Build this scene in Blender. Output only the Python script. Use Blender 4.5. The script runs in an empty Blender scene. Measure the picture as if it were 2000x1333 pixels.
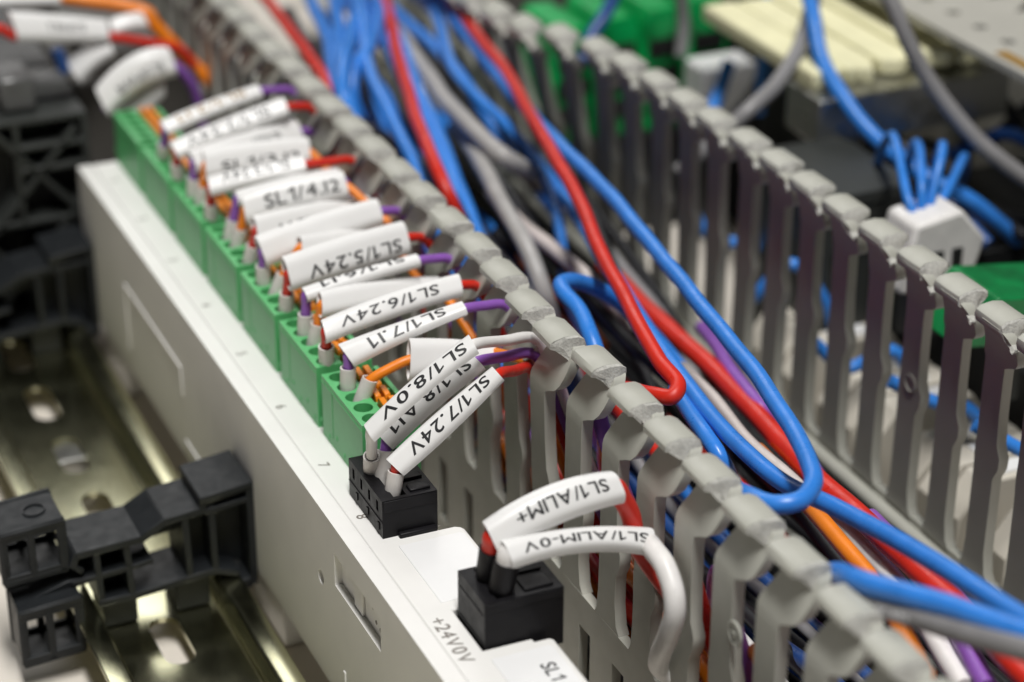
import bpy, bmesh, math, random
from mathutils import Vector, Matrix
random.seed(7)
S = 0.001                                   # everything below is written in millimetres
scn = bpy.context.scene
col = scn.collection

# ---------------------------------------------------------------- camera, world, lamps, exposure
cd = bpy.data.cameras.new('camera'); cam = bpy.data.objects.new('camera', cd); col.objects.link(cam)
PIT, YAW, ROLL = math.radians(26.783), math.radians(23.968), math.radians(-0.216)
Fw = Vector((math.sin(YAW)*math.cos(PIT), math.cos(YAW)*math.cos(PIT), -math.sin(PIT)))
R0 = Vector((math.cos(YAW), -math.sin(YAW), 0)); D0 = Fw.cross(R0)
Rt = R0*math.cos(ROLL) + D0*math.sin(ROLL); Up = Rt.cross(Fw)
M = Matrix((Rt, Up, -Fw)).transposed().to_4x4()
M.translation = Vector((-115.85, -290.0, 270.76))*S
cam.matrix_world = M
cd.sensor_width = 22.3; cd.lens = 50.0; cd.clip_start = 0.005; cd.clip_end = 20
cd.dof.use_dof = True; cd.dof.focus_distance = 0.416; cd.dof.aperture_fstop = 6.6
cd.dof.aperture_blades = 7
scn.camera = cam

w = bpy.data.worlds.new('World'); scn.world = w; w.use_nodes = True
bg = w.node_tree.nodes['Background']; bg.inputs[0].default_value = (1.0, 0.985, 0.96, 1); bg.inputs[1].default_value = 0.034

def lamp(name, loc, target, sx, sy, power, color=(1, 0.985, 0.96)):
    l = bpy.data.lights.new(name, 'AREA'); l.shape = 'RECTANGLE'; l.size = sx; l.size_y = sy
    l.energy = power; l.color = color
    o = bpy.data.objects.new(name, l); col.objects.link(o); o.location = loc
    o.rotation_euler = (Vector(target)-Vector(loc)).to_track_quat('-Z', 'Y').to_euler()
    return o
lamp('ceiling_lamp', (-0.06, -0.36, 1.6), (0.03, 0.1, 0), 0.16, 0.9, 28)
lamp('rail_reflection_lamp', (0.45, 2.2, 1.75), (-0.02, 0.1, 0), 1.4, 1.5, 14)  # added unseen source: gives the rail something bright to reflect, plus fill
scn.view_settings.view_transform = 'Standard'; scn.view_settings.look = 'None'
scn.view_settings.exposure = 0.06; scn.view_settings.gamma = 1.0
scn.cycles.max_bounces = 8; scn.cycles.diffuse_bounces = 3
scn.cycles.use_denoising = True

# ---------------------------------------------------------------- materials
def mat(name, c, rough=0.5, metal=0.0, var=0.06, vs=300, bump=0.0, bs=1500, spec=0.5, coat=0.0, sss=0.0, rvar=0.0, c2=None):
    m = bpy.data.materials.new(name); m.use_nodes = True; nt = m.node_tree
    b = nt.nodes['Principled BSDF']
    b.inputs['Roughness'].default_value = rough; b.inputs['Metallic'].default_value = metal
    b.inputs['Specular IOR Level'].default_value = spec
    if coat: b.inputs['Coat Weight'].default_value = coat; b.inputs['Coat Roughness'].default_value = 0.15
    if sss:
        b.inputs['Subsurface Weight'].default_value = sss; b.inputs['Subsurface Radius'].default_value = (1, 1, 1)
        b.inputs['Subsurface Scale'].default_value = 0.0012
    tc = nt.nodes.new('ShaderNodeTexCoord')
    n = nt.nodes.new('ShaderNodeTexNoise'); n.inputs['Scale'].default_value = vs; n.inputs['Detail'].default_value = 5
    nt.links.new(tc.outputs['Object'], n.inputs['Vector'])
    cr = nt.nodes.new('ShaderNodeValToRGB'); cr.color_ramp.elements[0].position = 0.3; cr.color_ramp.elements[1].position = 0.7
    a = tuple(max(0, x*(1-var)) for x in c); d = tuple(min(1, x*(1+var)) for x in (c2 or c))
    cr.color_ramp.elements[0].color = (*a, 1); cr.color_ramp.elements[1].color = (*d, 1)
    nt.links.new(n.outputs['Fac'], cr.inputs['Fac']); nt.links.new(cr.outputs['Color'], b.inputs['Base Color'])
    if rvar:
        n3 = nt.nodes.new('ShaderNodeTexNoise'); n3.inputs['Scale'].default_value = vs*2.3; n3.inputs['Detail'].default_value = 6
        nt.links.new(tc.outputs['Object'], n3.inputs['Vector'])
        mr = nt.nodes.new('ShaderNodeMapRange'); mr.inputs[1].default_value = 0.3; mr.inputs[2].default_value = 0.7
        mr.inputs[3].default_value = max(0.02, rough-rvar); mr.inputs[4].default_value = rough+rvar
        nt.links.new(n3.outputs['Fac'], mr.inputs[0]); nt.links.new(mr.outputs[0], b.inputs['Roughness'])
    if bump:
        n2 = nt.nodes.new('ShaderNodeTexNoise'); n2.inputs['Scale'].default_value = bs; n2.inputs['Detail'].default_value = 3
        nt.links.new(tc.outputs['Object'], n2.inputs['Vector'])
        bp = nt.nodes.new('ShaderNodeBump'); bp.inputs['Strength'].default_value = bump; bp.inputs['Distance'].default_value = 0.0002
        nt.links.new(n2.outputs['Fac'], bp.inputs['Height']); nt.links.new(bp.outputs['Normal'], b.inputs['Normal'])
    return m
MT = {
 'duct': mat('duct_grey_pvc', (0.43, 0.43, 0.38), 0.42, bump=0.12, bs=700, var=0.05, vs=120, rvar=0.08),
 'fracture': mat('broken_pvc', (0.48, 0.475, 0.44), 0.85, bump=0.8, bs=2600, var=0.18, vs=1500),
 'white': mat('white_module_plastic', (0.80, 0.79, 0.765), 0.38, bump=0.05, bs=2500, var=0.02, vs=90, rvar=0.06),
 'pad': mat('white_film', (0.83, 0.83, 0.83), 0.3, var=0.01),
 'green': mat('green_terminal_plastic', (0.105, 0.45, 0.165), 0.42, bump=0.08, bs=1800, var=0.07, vs=150, sss=0.06),
 'orange_latch': mat('orange_latch_plastic', (0.80, 0.24, 0.01), 0.4, var=0.08, vs=600),
 'black': mat('black_connector_plastic', (0.010, 0.0095, 0.011), 0.42, bump=0.15, bs=1800, var=0.2, vs=200, rvar=0.08, spec=0.16),
 'clamp': mat('charcoal_clamp_plastic', (0.015, 0.017, 0.019), 0.46, bump=0.12, bs=1500, var=0.15, vs=200, rvar=0.08, spec=0.3),
 'cavity': mat('dark_cavity', (0.008, 0.008, 0.008), 0.6, var=0.1),
 'ink': mat('black_ink', (0.012, 0.012, 0.014), 0.45, var=0.15, vs=900),
 'inkgrey': mat('grey_ink', (0.20, 0.18, 0.16), 0.5, var=0.1, vs=900),
 'sleeve': mat('white_marker_sleeve', (0.82, 0.815, 0.805), 0.36, bump=0.10, bs=420, var=0.015, vs=120, sss=0.05, rvar=0.05),
 'ferrule': mat('white_ferrule_plastic', (0.72, 0.69, 0.66), 0.35, var=0.05, vs=400, sss=0.15),
 'w_blue': mat('blue_pvc', (0.035, 0.22, 0.70), 0.34, bump=0.22, bs=260, var=0.09, vs=190, rvar=0.12),
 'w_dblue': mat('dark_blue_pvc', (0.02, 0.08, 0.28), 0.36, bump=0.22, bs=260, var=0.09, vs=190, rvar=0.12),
 'w_red': mat('red_pvc', (0.62, 0.025, 0.012), 0.38, bump=0.22, bs=260, var=0.09, vs=190, rvar=0.12),
 'w_orange': mat('orange_pvc', (0.86, 0.23, 0.01), 0.38, bump=0.22, bs=260, var=0.09, vs=190, rvar=0.12),
 'w_purple': mat('purple_pvc', (0.26, 0.10, 0.44), 0.38, bump=0.22, bs=260, var=0.09, vs=190, rvar=0.12),
 'w_white': mat('white_pvc', (0.78, 0.76, 0.74), 0.38, bump=0.22, bs=260, var=0.09, vs=190, rvar=0.12),
 'w_cream': mat('off_white_pvc', (0.62, 0.55, 0.52), 0.38, bump=0.22, bs=260, var=0.09, vs=190, rvar=0.12),
 'w_grey': mat('grey_pvc', (0.24, 0.235, 0.24), 0.38, bump=0.22, bs=260, var=0.09, vs=190, rvar=0.12),
 'w_lgrey': mat('light_grey_pvc', (0.38, 0.37, 0.36), 0.42, bump=0.22, bs=260, var=0.09, vs=190, rvar=0.12),
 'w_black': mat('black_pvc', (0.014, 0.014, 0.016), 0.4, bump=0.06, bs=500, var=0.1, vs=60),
 'emboss': mat('pale_print', (0.55, 0.55, 0.56), 0.4, var=0.05),
 'zinc': mat('yellow_zinc_steel', (0.74, 0.72, 0.48), 0.2, metal=1.0, var=0.03, vs=70, bump=0.05, bs=2500, rvar=0.03, c2=(0.72, 0.72, 0.50)),
 'steel': mat('bare_steel', (0.42, 0.42, 0.40), 0.35, metal=1.0, var=0.1, vs=90, rvar=0.1),
 'panel': mat('cream_panel_paint', (0.70, 0.65, 0.58), 0.5, bump=0.2, bs=900, var=0.04, vs=40),
 'paint_grey': mat('grey_painted_metal', (0.44, 0.43, 0.385), 0.45, var=0.05, vs=60, bump=0.1),
 'brown': mat('brown_plastic', (0.30, 0.17, 0.03), 0.5, var=0.1),
 'pcb': mat('green_board', (0.0, 0.20, 0.04), 0.35, var=0.35, vs=120, c2=(0.0, 0.34, 0.08)),
 'pcb_dark': mat('dark_green_board', (0.0, 0.12, 0.03), 0.4, var=0.3, vs=120, c2=(0.0, 0.18, 0.045)),
 'cream': mat('cream_foam', (0.80, 0.77, 0.50), 0.7, var=0.08, vs=120, bump=0.3, bs=300),
 'terminal': mat('beige_terminal_plastic', (0.62, 0.58, 0.50), 0.5, var=0.05, vs=100),
 'dark': mat('dark_device_plastic', (0.007, 0.0075, 0.008), 0.5, var=0.2, vs=100),
 'dgrey': mat('dark_grey_device_plastic', (0.03, 0.033, 0.031), 0.5, var=0.1, vs=100),
 'midgrey': mat('mid_grey_plastic', (0.085, 0.08, 0.072), 0.5, var=0.15, vs=60),
 'clear': mat('smoky_clear_plastic', (0.10, 0.10, 0.10), 0.25, var=0.15, vs=200),
}

# ---------------------------------------------------------------- builders
ORG = {}
def V(*a): return Vector(a[0] if len(a) == 1 else a)
class MB:
    def __init__(s): s.v, s.f, s.m, s.cur = [], [], [], 0
    def add(s, pts, faces):
        b = len(s.v); s.v += [Vector(p) for p in pts]
        for f in faces: s.f.append(tuple(b+i for i in f)); s.m.append(s.cur)
        return s
    def box(s, x0, x1, y0, y1, z0, z1, skip=''):
        p = [(x0,y0,z0),(x1,y0,z0),(x1,y1,z0),(x0,y1,z0),(x0,y0,z1),(x1,y0,z1),(x1,y1,z1),(x0,y1,z1)]
        F = {'b':(3,2,1,0),'t':(4,5,6,7),'f':(0,1,5,4),'r':(1,2,6,5),'k':(2,3,7,6),'l':(3,0,4,7)}
        return s.add(p, [F[k] for k in 'btfrkl' if k not in skip])
    def prism(s, poly, a, b, axis='z'):
        """poly: counter-clockwise 2D outline; axis z -> (x,y); axis y -> (x,z)"""
        n = len(poly)
        g = (lambda q, t: (q[0], q[1], t)) if axis == 'z' else (lambda q, t: (q[0], t, q[1])) if axis == 'y' else (lambda q, t: (t, q[0], q[1]))
        pts = [g(q, a) for q in poly] + [g(q, b) for q in poly]
        fs = [(i, (i+1) % n, n+(i+1) % n, n+i) for i in range(n)] + [tuple(range(n-1, -1, -1)), tuple(range(n, 2*n))]
        if axis == 'y': fs = [tuple(reversed(f)) for f in fs]
        return s.add(pts, fs)
    def hole(s, mp, u0, u1, v0, v1, ring, depth, bottom=True):
        """rectangle u0..u1 x v0..v1 with one hole; ring: inner outline (ccw); mp(u,v,w) -> xyz, w goes inwards"""
        n = len(ring); cu = sum(r[0] for r in ring)/n; cv = sum(r[1] for r in ring)/n
        if n == 4: outer = [(u0,v0),(u1,v0),(u1,v1),(u0,v1)]
        else:
            outer = []
            for (a, b) in ring:
                du, dv = a-cu, b-cv; t = 1e9
                if du > 1e-9: t = min(t, (u1-cu)/du)
                if du < -1e-9: t = min(t, (u0-cu)/du)
                if dv > 1e-9: t = min(t, (v1-cv)/dv)
                if dv < -1e-9: t = min(t, (v0-cv)/dv)
                outer.append((cu+du*t, cv+dv*t))
            for c in ((u0,v0),(u1,v0),(u1,v1),(u0,v1)):
                k = min(range(n), key=lambda i: (outer[i][0]-c[0])**2+(outer[i][1]-c[1])**2); outer[k] = c
        pts = [mp(a, b, 0) for a, b in outer] + [mp(a, b, 0) for a, b in ring] + [mp(a, b, depth) for a, b in ring]
        fs = []
        for i in range(n):
            j = (i+1) % n; fs += [(i, j, n+j, n+i), (n+i, n+j, 2*n+j, 2*n+i)]
        if bottom: fs.append(tuple(range(2*n, 3*n)))
        return s.add(pts, fs)
    def lathe(s, base, axis, prof, n=16, cap=True):
        base = V(base); ax = V(axis).normalized(); a = ax.orthogonal().normalized(); b = ax.cross(a)
        pts = []
        for r, h in prof:
            for k in range(n):
                t = 2*math.pi*k/n; pts.append(base+ax*h+(a*math.cos(t)+b*math.sin(t))*r)
        fs = [(i*n+k, i*n+(k+1) % n, (i+1)*n+(k+1) % n, (i+1)*n+k) for i in range(len(prof)-1) for k in range(n)]
        if cap: fs += [tuple(range(n-1, -1, -1)), tuple((len(prof)-1)*n+k for k in range(n))]
        return s.add(pts, fs)
    def tube(s, path, r, n=12, cap=True):
        T = []
        for i in range(len(path)):
            T.append((path[min(i+1, len(path)-1)]-path[max(i-1, 0)]).normalized())
        a = T[0].orthogonal().normalized(); pts = []
        for i, p in enumerate(path):
            a = (a-T[i]*a.dot(T[i])).normalized(); b = T[i].cross(a)
            rr = r(i/(len(path)-1)) if callable(r) else r
            for k in range(n):
                t = 2*math.pi*k/n; pts.append(p+(a*math.cos(t)+b*math.sin(t))*rr)
        m = len(path)
        fs = [(i*n+k, i*n+(k+1) % n, (i+1)*n+(k+1) % n, (i+1)*n+k) for i in range(m-1) for k in range(n)]
        if cap: fs += [tuple(range(n-1, -1, -1)), tuple((m-1)*n+k for k in range(n))]
        return s.add(pts, fs)
    def build(s, name, mats, parent=None, bevel=0.0, seg=2, angle=35, origin=None, loc=None):
        if origin is None:
            if parent is not None and loc is None: origin = ORG[parent]
            elif loc is not None: origin = Vector((0, 0, 0))
            else:
                c = sum(s.v, Vector())/len(s.v); origin = Vector((c.x, c.y, min(p.z for p in s.v)))
        me = bpy.data.meshes.new(name)
        me.from_pydata([tuple((p-origin)*S) for p in s.v], [], s.f); me.validate()
        ms = mats if isinstance(mats, (list, tuple)) else [mats]
        for k in ms: me.materials.append(MT[k])
        if len(ms) > 1: me.polygons.foreach_set('material_index', s.m[:len(me.polygons)])
        me.polygons.foreach_set('use_smooth', [True]*len(me.polygons)); me.set_sharp_from_angle(angle=math.radians(angle))
        o = bpy.data.objects.new(name, me); col.objects.link(o)
        if parent is not None:
            o.parent = parent
            if loc is not None: o.location = (V(loc)-ORG[parent])*S; ORG[o] = V(loc)
            else: ORG[o] = ORG[parent]
        else: o.location = origin*S; ORG[o] = origin
        if bevel:
            b = o.modifiers.new('bevel', 'BEVEL'); b.width = bevel*S; b.segments = seg; b.limit_method = 'ANGLE'; b.angle_limit = math.radians(40)
            b.harden_normals = False
        return o
def tag(o, label=None, cat=None, group=None, kind=None):
    if label: o['label'] = label
    if cat: o['category'] = cat
    if group: o['group'] = group
    if kind: o['kind'] = kind
    return o
def empty(name, loc, label, cat, group=None):
    o = bpy.data.objects.new(name, None); o.empty_display_size = 0.005; col.objects.link(o); o.location = V(loc)*S; ORG[o] = V(loc)
    return tag(o, label, cat, group)
def inst(src, parent, loc, rot=None):
    o = src.copy(); col.objects.link(o); o.parent = parent; o.location = (V(loc)-ORG[parent])*S; ORG[o] = V(loc)
    if rot: o.rotation_euler = rot
    return o
def circ(cu, cv, r, n=16): return [(cu+r*math.cos(2*math.pi*k/n+math.pi/4), cv+r*math.sin(2*math.pi*k/n+math.pi/4)) for k in range(n)]
def rect(u0, u1, v0, v1): return [(u0,v0),(u1,v0),(u1,v1),(u0,v1)]
def stadium(cu, cv, hw, hl, n=8):
    r = [(cu+hw*math.cos(math.pi*k/n), cv+(hl-hw)+hw*math.sin(math.pi*k/n)) for k in range(n+1)]
    return r + [(cu-hw*math.cos(math.pi*k/n), cv-(hl-hw)-hw*math.sin(math.pi*k/n)) for k in range(n+1)]
def smooth(pts, per=8):
    P = [V(p) for p in pts]
    if len(P) < 3: return [P[0].lerp(P[-1], k/per) for k in range(per+1)]
    Q = [P[0]*2-P[1]] + P + [P[-1]*2-P[-2]]; out = []
    for i in range(1, len(Q)-2):
        p0, p1, p2, p3 = Q[i-1:i+3]
        t1 = (p1-p0).length**0.5+1e-6; t2 = t1+(p2-p1).length**0.5+1e-6; t3 = t2+(p3-p2).length**0.5+1e-6
        for k in range(per):
            t = t1+(t2-t1)*k/per
            A1 = p0*((t1-t)/t1)+p1*(t/t1); A2 = p1*((t2-t)/(t2-t1))+p2*((t-t1)/(t2-t1)); A3 = p2*((t3-t)/(t3-t2))+p3*((t-t2)/(t3-t2))
            B1 = A1*((t2-t)/t2)+A2*(t/t2); B2 = A2*((t3-t)/(t3-t1))+A3*((t-t1)/(t3-t1))
            out.append(B1*((t2-t)/(t2-t1))+B2*((t-t1)/(t2-t1)))
    return out+[P[-1]]
GLY = {}
ONE = [(0.19, 0), (0.30, 0), (0.30, 0.72), (0.23, 0.72), (0.0, 0.56), (0.0, 0.455), (0.19, 0.56)]
def glyph(ch, bold=0.016):
    """one character as a flat mesh starting at x=0; stems thickened by bold, sliced so that it can follow a bent sleeve"""
    if ch in GLY: return GLY[ch]
    bm = bmesh.new()
    if ch == '1':
        f = bm.faces.new([bm.verts.new((x, y, 0)) for x, y in ONE]); bm.normal_update(); bmesh.ops.triangulate(bm, faces=[f]); bold = 0.004
    else:
        c = bpy.data.curves.new('t', 'FONT'); c.body = ch; c.size = 1; c.resolution_u = 4
        o = bpy.data.objects.new('t', c); col.objects.link(o)
        dg = bpy.context.evaluated_depsgraph_get(); dg.update(); me = o.evaluated_get(dg).to_mesh()
        bm.from_mesh(me); o.evaluated_get(dg).to_mesh_clear(); bpy.data.objects.remove(o); bpy.data.curves.remove(c)
    bmesh.ops.remove_doubles(bm, verts=bm.verts[:], dist=1e-5)
    mv = {}
    for e in bm.edges:
        if len(e.link_faces) != 1: continue
        p, q = e.verts[0].co, e.verts[1].co; d = q-p; nn = Vector((-d.y, d.x, 0))
        if nn.length < 1e-7: continue
        nn.normalize()
        if nn.dot(e.link_faces[0].calc_center_median()-p) > 0: nn = -nn
        for v in e.verts: mv[v] = mv.get(v, Vector())+nn
    for v, q in mv.items():
        if q.length > 1e-6: v.co += q.normalized()*bold
    for yy in (.08, .2, .32, .44, .56, .66):
        bmesh.ops.bisect_plane(bm, geom=bm.verts[:]+bm.edges[:]+bm.faces[:], plane_co=(0, yy, 0), plane_no=(0, 1, 0))
    bm.verts.index_update(); x0 = min(v.co.x for v in bm.verts)
    vs = [(v.co.x-x0, v.co.y) for v in bm.verts]; fs = [tuple(v.index for v in p.verts) for p in bm.faces]; bm.free()
    GLY[ch] = (vs, fs, max(v[0] for v in vs)); return GLY[ch]
TXT = {}
def text2d(s, bold=0.016):
    """flat text, x 0..1 over its length, y 0..1 over its cap height, plus its aspect"""
    if s in TXT: return TXT[s]
    x = 0; V_ = []; F_ = []
    for ch in s:
        vs, fs, wd_ = glyph(ch, bold); b0 = len(V_)
        if ch == '1': x += 0.05
        V_ += [(a+x, b) for a, b in vs]; F_ += [tuple(i+b0 for i in f) for f in fs]
        x += wd_+(0.05 if ch == 'L' else 0.09)
    L = max(v[0] for v in V_); TXT[s] = ([(a/L, b/0.72) for a, b in V_], F_, L/0.72)
    return TXT[s]
def lettering(s, org, along, up, cap, material, parent, name='lettering', bold=0.016, length=None):
    vs, fs, asp = text2d(s, bold); a = V(along).normalized(); u = V(up).normalized(); L = length or cap*asp
    mb = MB(); mb.add([V(org)+a*(x*L)+u*(y*cap) for x, y in vs], fs)
    return mb.build(name, material, parent)

# ---------------------------------------------------------------- mounting panel
p = MB().box(-700, 900, -500, 1300, -3, 0).build('mounting_panel', 'panel'); tag(p, kind='structure')

# ---------------------------------------------------------------- top-hat rail
def make_rail():
    root = empty('mounting_rail', (-21, 60, 4), 'slotted yellow zinc top-hat rail beside the white module', 'rail')
    mb = MB(); up = lambda a, b, c: (a, b, 6.6-c)
    y = 92.5-27.6*8.5; first = y
    for k in range(22):
        mb.hole(up, -33.1, -8.9, y, y+27.6, stadium(-21, y+13.8, 3.15, 8.8), 1.1, bottom=False); y += 27.6
    mb.build('rail_floor', 'zinc', root)
    for sgn, nm in ((-1, 'rail_flange'), (1, 'rail_flange')):
        g = lambda q: (-21+sgn*q[0], q[1]+4)
        prof = [(12.1,1.4),(13.2,1.5),(13.6,2.4),(13.6,7.2),(14.0,7.8),(17.5,8.0),(17.5,9.0),(13.4,9.0),(12.7,8.6),(12.6,8.0),(12.6,3.0),(12.1,2.6)]
        pr = [g(q) for q in prof]
        if sgn < 0: pr = pr[::-1]
        MB().prism(pr, first, y, 'y').build(nm, 'zinc', root, bevel=0.3, angle=30)
    return root
make_rail()
for yy in (-90, 30, 175, 320):
    tag(MB().box(-30, -12, yy, yy+14, 0.2, 5.4).build('rail_spacer', 'steel', None, bevel=0.3), 'steel spacer block under the slotted rail', 'spacer', 'spacers under the rail')

# ---------------------------------------------------------------- cable duct: base, ribs and single fingers
PITCH = 14.1; Y0 = -55.7
def finger_mesh(seed, side):
    """local frame: x=0 outer wall face, y=0 the far end of its lip, z=0 slot bottom; side=-1 mirrors for the far wall"""
    rnd = random.Random(seed); mb = MB(); T = 2.3
    rows = [(0,-7.6,2.4),(1.5,-6.4,1.6),(6,-5.6,1.2),(12,-5.7,1.1),(14.5,-7.0,1.3),(17,-7.2,1.3),(19.5,-5.9,1.1),(26,-5.5,1.1),(34,-5.5,1.1),(36.2,-5.7,1.1),
            (37.0,-7.0,1.1),(38.0,-9.2,0.9),(39.4,-10.4,0.3),(41,-10.9,-0.4),(42.5,-11.1,-1.0),(44,-10.9,-1.6),(45.3,-10.4,-2.1),(46.2,-9.6,-2.5),(46.8,-8.4,-2.8)]
    if side < 0: rows = [(z, a+(.2 if z < 37 else 0), b-(.2 if z < 37 else 0)) for z, a, b in rows]
    def xo(z): 
        t = min(1.0, max(0, (z-35.5)/11.2)); return 4.6*t**1.5
    pts = []
    for z, a, b in rows:
        x = xo(z); pts += [(x, a, z), (x, b, z), (x+T, b, z), (x+T, a, z)]
    fs = []
    for i in range(len(rows)-1):
        for k in range(4):
            j = (k+1) % 4; fs.append((i*4+k, i*4+j, i*4+4+j, i*4+4+k))
    fs += [(3, 2, 1, 0), tuple((len(rows)-1)*4+k for k in range(4))]
    fs = [tuple(reversed(f)) for f in fs]
    mb.add(pts, fs)
    # lip: a bar with rounded upper edge, its near end torn off
    prof = [(0.0,46.5),(0.1,47.5),(0.7,48.05),(2.8,48.45),(5.5,48.2),(6.6,47.5),(6.9,46.3),(6.6,45.2),(5.2,44.8),(4.0,46.1)]
    n = len(prof); ys = [0.0, -0.5, -4.4, -8.1, -8.6]; pts = []
    for i, y in enumerate(ys):
        sh = 0.92 if i == 0 else 1.0
        for (x, z) in prof:
            jx = rnd.uniform(-.06, .06); pts.append((3.4+(x-3.4)*sh+jx, y+rnd.uniform(-.2, .2)*(i in (3, 4)), 46.6+(z-46.6)*sh+rnd.uniform(-.04, .04)))
    fs = [(i*n+k, i*n+(k+1) % n, (i+1)*n+(k+1) % n, (i+1)*n+k) for i in range(len(ys)-1) for k in range(n)]
    fs.append(tuple(reversed(range(n))))
    mb.add(pts, [tuple(reversed(f)) for f in fs])
    # torn bridge: a rough crumpled stump that narrows towards the neighbour
    mb.cur = 1; st = 6; pts = []; m = 10
    for i in range(st+1):
        sc = (1.0, .90, .56, .36, .30, .26, .22)[i]; dz = (0, -.15, -1.2, -2.2, -2.6, -2.8, -3.0)[i]; dy = (0, -.45, -.8, -1.3, -2.1, -2.9, -3.5)[i]
        for k, (x, z) in enumerate(prof):
            r = (0, .3, .4, .34, .3, .25, .2)[i]
            pts.append((3.4+.35*i+(x-3.4)*sc+rnd.uniform(-r, r), -8.6+dy+rnd.uniform(-r, r)*.6, 46.3+dz+(z-46.3)*sc+rnd.uniform(-r, r)*.8))
    fs = [(i*n+k, i*n+(k+1) % n, (i+1)*n+(k+1) % n, (i+1)*n+k) for i in range(st) for k in range(n)] + [tuple(st*n+k for k in range(n))]
    mb.add(pts, [tuple(reversed(f)) for f in fs]); mb.cur = 0
    if side < 0:
        mb.v = [Vector((-q.x, q.y, q.z)) for q in mb.v]; mb.f = [tuple(reversed(f)) for f in mb.f]
    return mb
duct = empty('cable_duct', (86, 90, 0), 'light grey slotted cable duct full of coloured wires', 'cable duct')
DY0, DY1 = -150, 430
b = MB(); b.box(44, 128.7, DY0, DY1, 0.4, 2.4)
b.build('base', 'duct', duct)
def wall_low(x, side, nm):
    mb = MB(); y = Y0-PITCH*7+1; t = 1.9
    mp = (lambda a, c, d: (x+d, -a, c)) if side > 0 else (lambda a, c, d: (x-d, a, c))
    k = 0
    while y < DY1-PITCH:
        a0, a1 = (-(y+PITCH), -y) if side > 0 else (y, y+PITCH)
        c = (a0+a1)/2 + (1.8 if side > 0 else -1.8)
        # window of the knock-out row, cut through the wall
        mb.hole(mp, a0, a1, 2.4, 34.0 if side > 0 else 23.0, rect(c-2.4, c+2.4, 12, 27 if side > 0 else 13), t, bottom=False)
        y += PITCH
    ya, yb = Y0-PITCH*7+1, y
    if side > 0: mb.add([(x+t,ya,2.4),(x+t,yb,2.4),(x+t,yb,9),(x+t,ya,9)], [(0,1,2,3)]); mb.add([(x,ya,34),(x+t,ya,34),(x+t,yb,34),(x,yb,34)], [(0,1,2,3)])
    else: mb.add([(x,ya,23),(x-t,ya,23),(x-t,yb,23),(x,yb,23)], [(3,2,1,0)]); mb.add([(x-t,ya,2.4),(x-t,yb,2.4),(x-t,yb,23),(x-t,ya,23)], [(3,2,1,0)])
    return mb.build(nm, 'duct', duct)
wall_low(43.9, 1, 'lower_wall'); wall_low(128.8, -1, 'lower_wall')
MB().lathe((125.6, DY0, 20.4), (0, 1, 0), [(1.7, 0), (1.7, DY1-DY0)], n=14).build('retaining_rib', 'duct', duct)
near_src = []; far_src = []
for k in range(5):
    near_src.append(finger_mesh(20+k, 1)); far_src.append(finger_mesh(60+k, -1))
near_obj = []; far_obj = []
jit = {0:(-.2,0),1:(.0,-.6),8:(-1.6,.5),9:(-1.4,-1.0),7:(.3,1.2)}
for k in range(-4, 33):
    y = Y0+PITCH*k; dx, dy = jit.get(k, (random.uniform(-.25,.25), random.uniform(-.35,.35)))
    loc = (43.9, y+dy, 34.0); i = k % 5
    rot = (random.uniform(-.008,.008), dx/48, random.uniform(-.012,.012))
    if len(near_obj) <= i and k >= 0: pass
    src = next((o for kk, o in near_obj if kk == i), None)
    if src is None:
        o = near_src[i].build('finger', ['duct', 'fracture'], duct, loc=loc, bevel=0.22, seg=2); near_obj.append((i, o))
        o.rotation_euler = rot
    else: inst(src, duct, loc, rot)
bow = [(-150,0),(120,0),(150,-0.6),(166,-1.2),(180,-2.2),(192,-3.0),(206,-5.6),(218,-10),(230,-13),(260,-15),(430,-16)]
def bowx(y):
    for (a, p_), (b_, q) in zip(bow, bow[1:]):
        if a <= y <= b_: return p_+(q-p_)*(y-a)/(b_-a)
    return 0
for k in range(-6, 26):
    y = 30.7+PITCH*0.985*k; i = k % 5
    loc = (128.8, y, 23.0+11.0); dx = bowx(y)+random.uniform(-.25,.25)
    rot = (random.uniform(-.008,.008), dx/48, random.uniform(-.012,.012))
    src = next((o for kk, o in far_obj if kk == i), None)
    if src is None:
        mbx = far_src[i]
        # the far wall's slots reach lower: lengthen the neck downwards
        mbx.v = [Vector((q.x, q.y, q.z if q.z > 6.5 else q.z-11.0)) for q in mbx.v]
        o = mbx.build('finger', ['duct', 'fracture'], duct, loc=loc, bevel=0.22, seg=2); far_obj.append((i, o)); o.rotation_euler = rot
    else: inst(src, duct, loc, rot)
# small moulded buttons on two fingers
MB().lathe((43.85, -20.2, 60.5), (-1, 0, 0), [(2.3, -0.2), (2.3, 0.12), (2.0, 0.25), (1.7, 0.1), (0.9, 0.05), (0.5, 0.3)], n=20).build('moulded_button', 'duct', duct)
MB().lathe((126.45, 55.2, 52.5), (-1, 0, 0), [(2.1, -0.2), (2.1, 0.15), (1.7, 0.3), (1.4, -0.1)], n=20).build('moulded_button', 'duct', duct)

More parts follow.
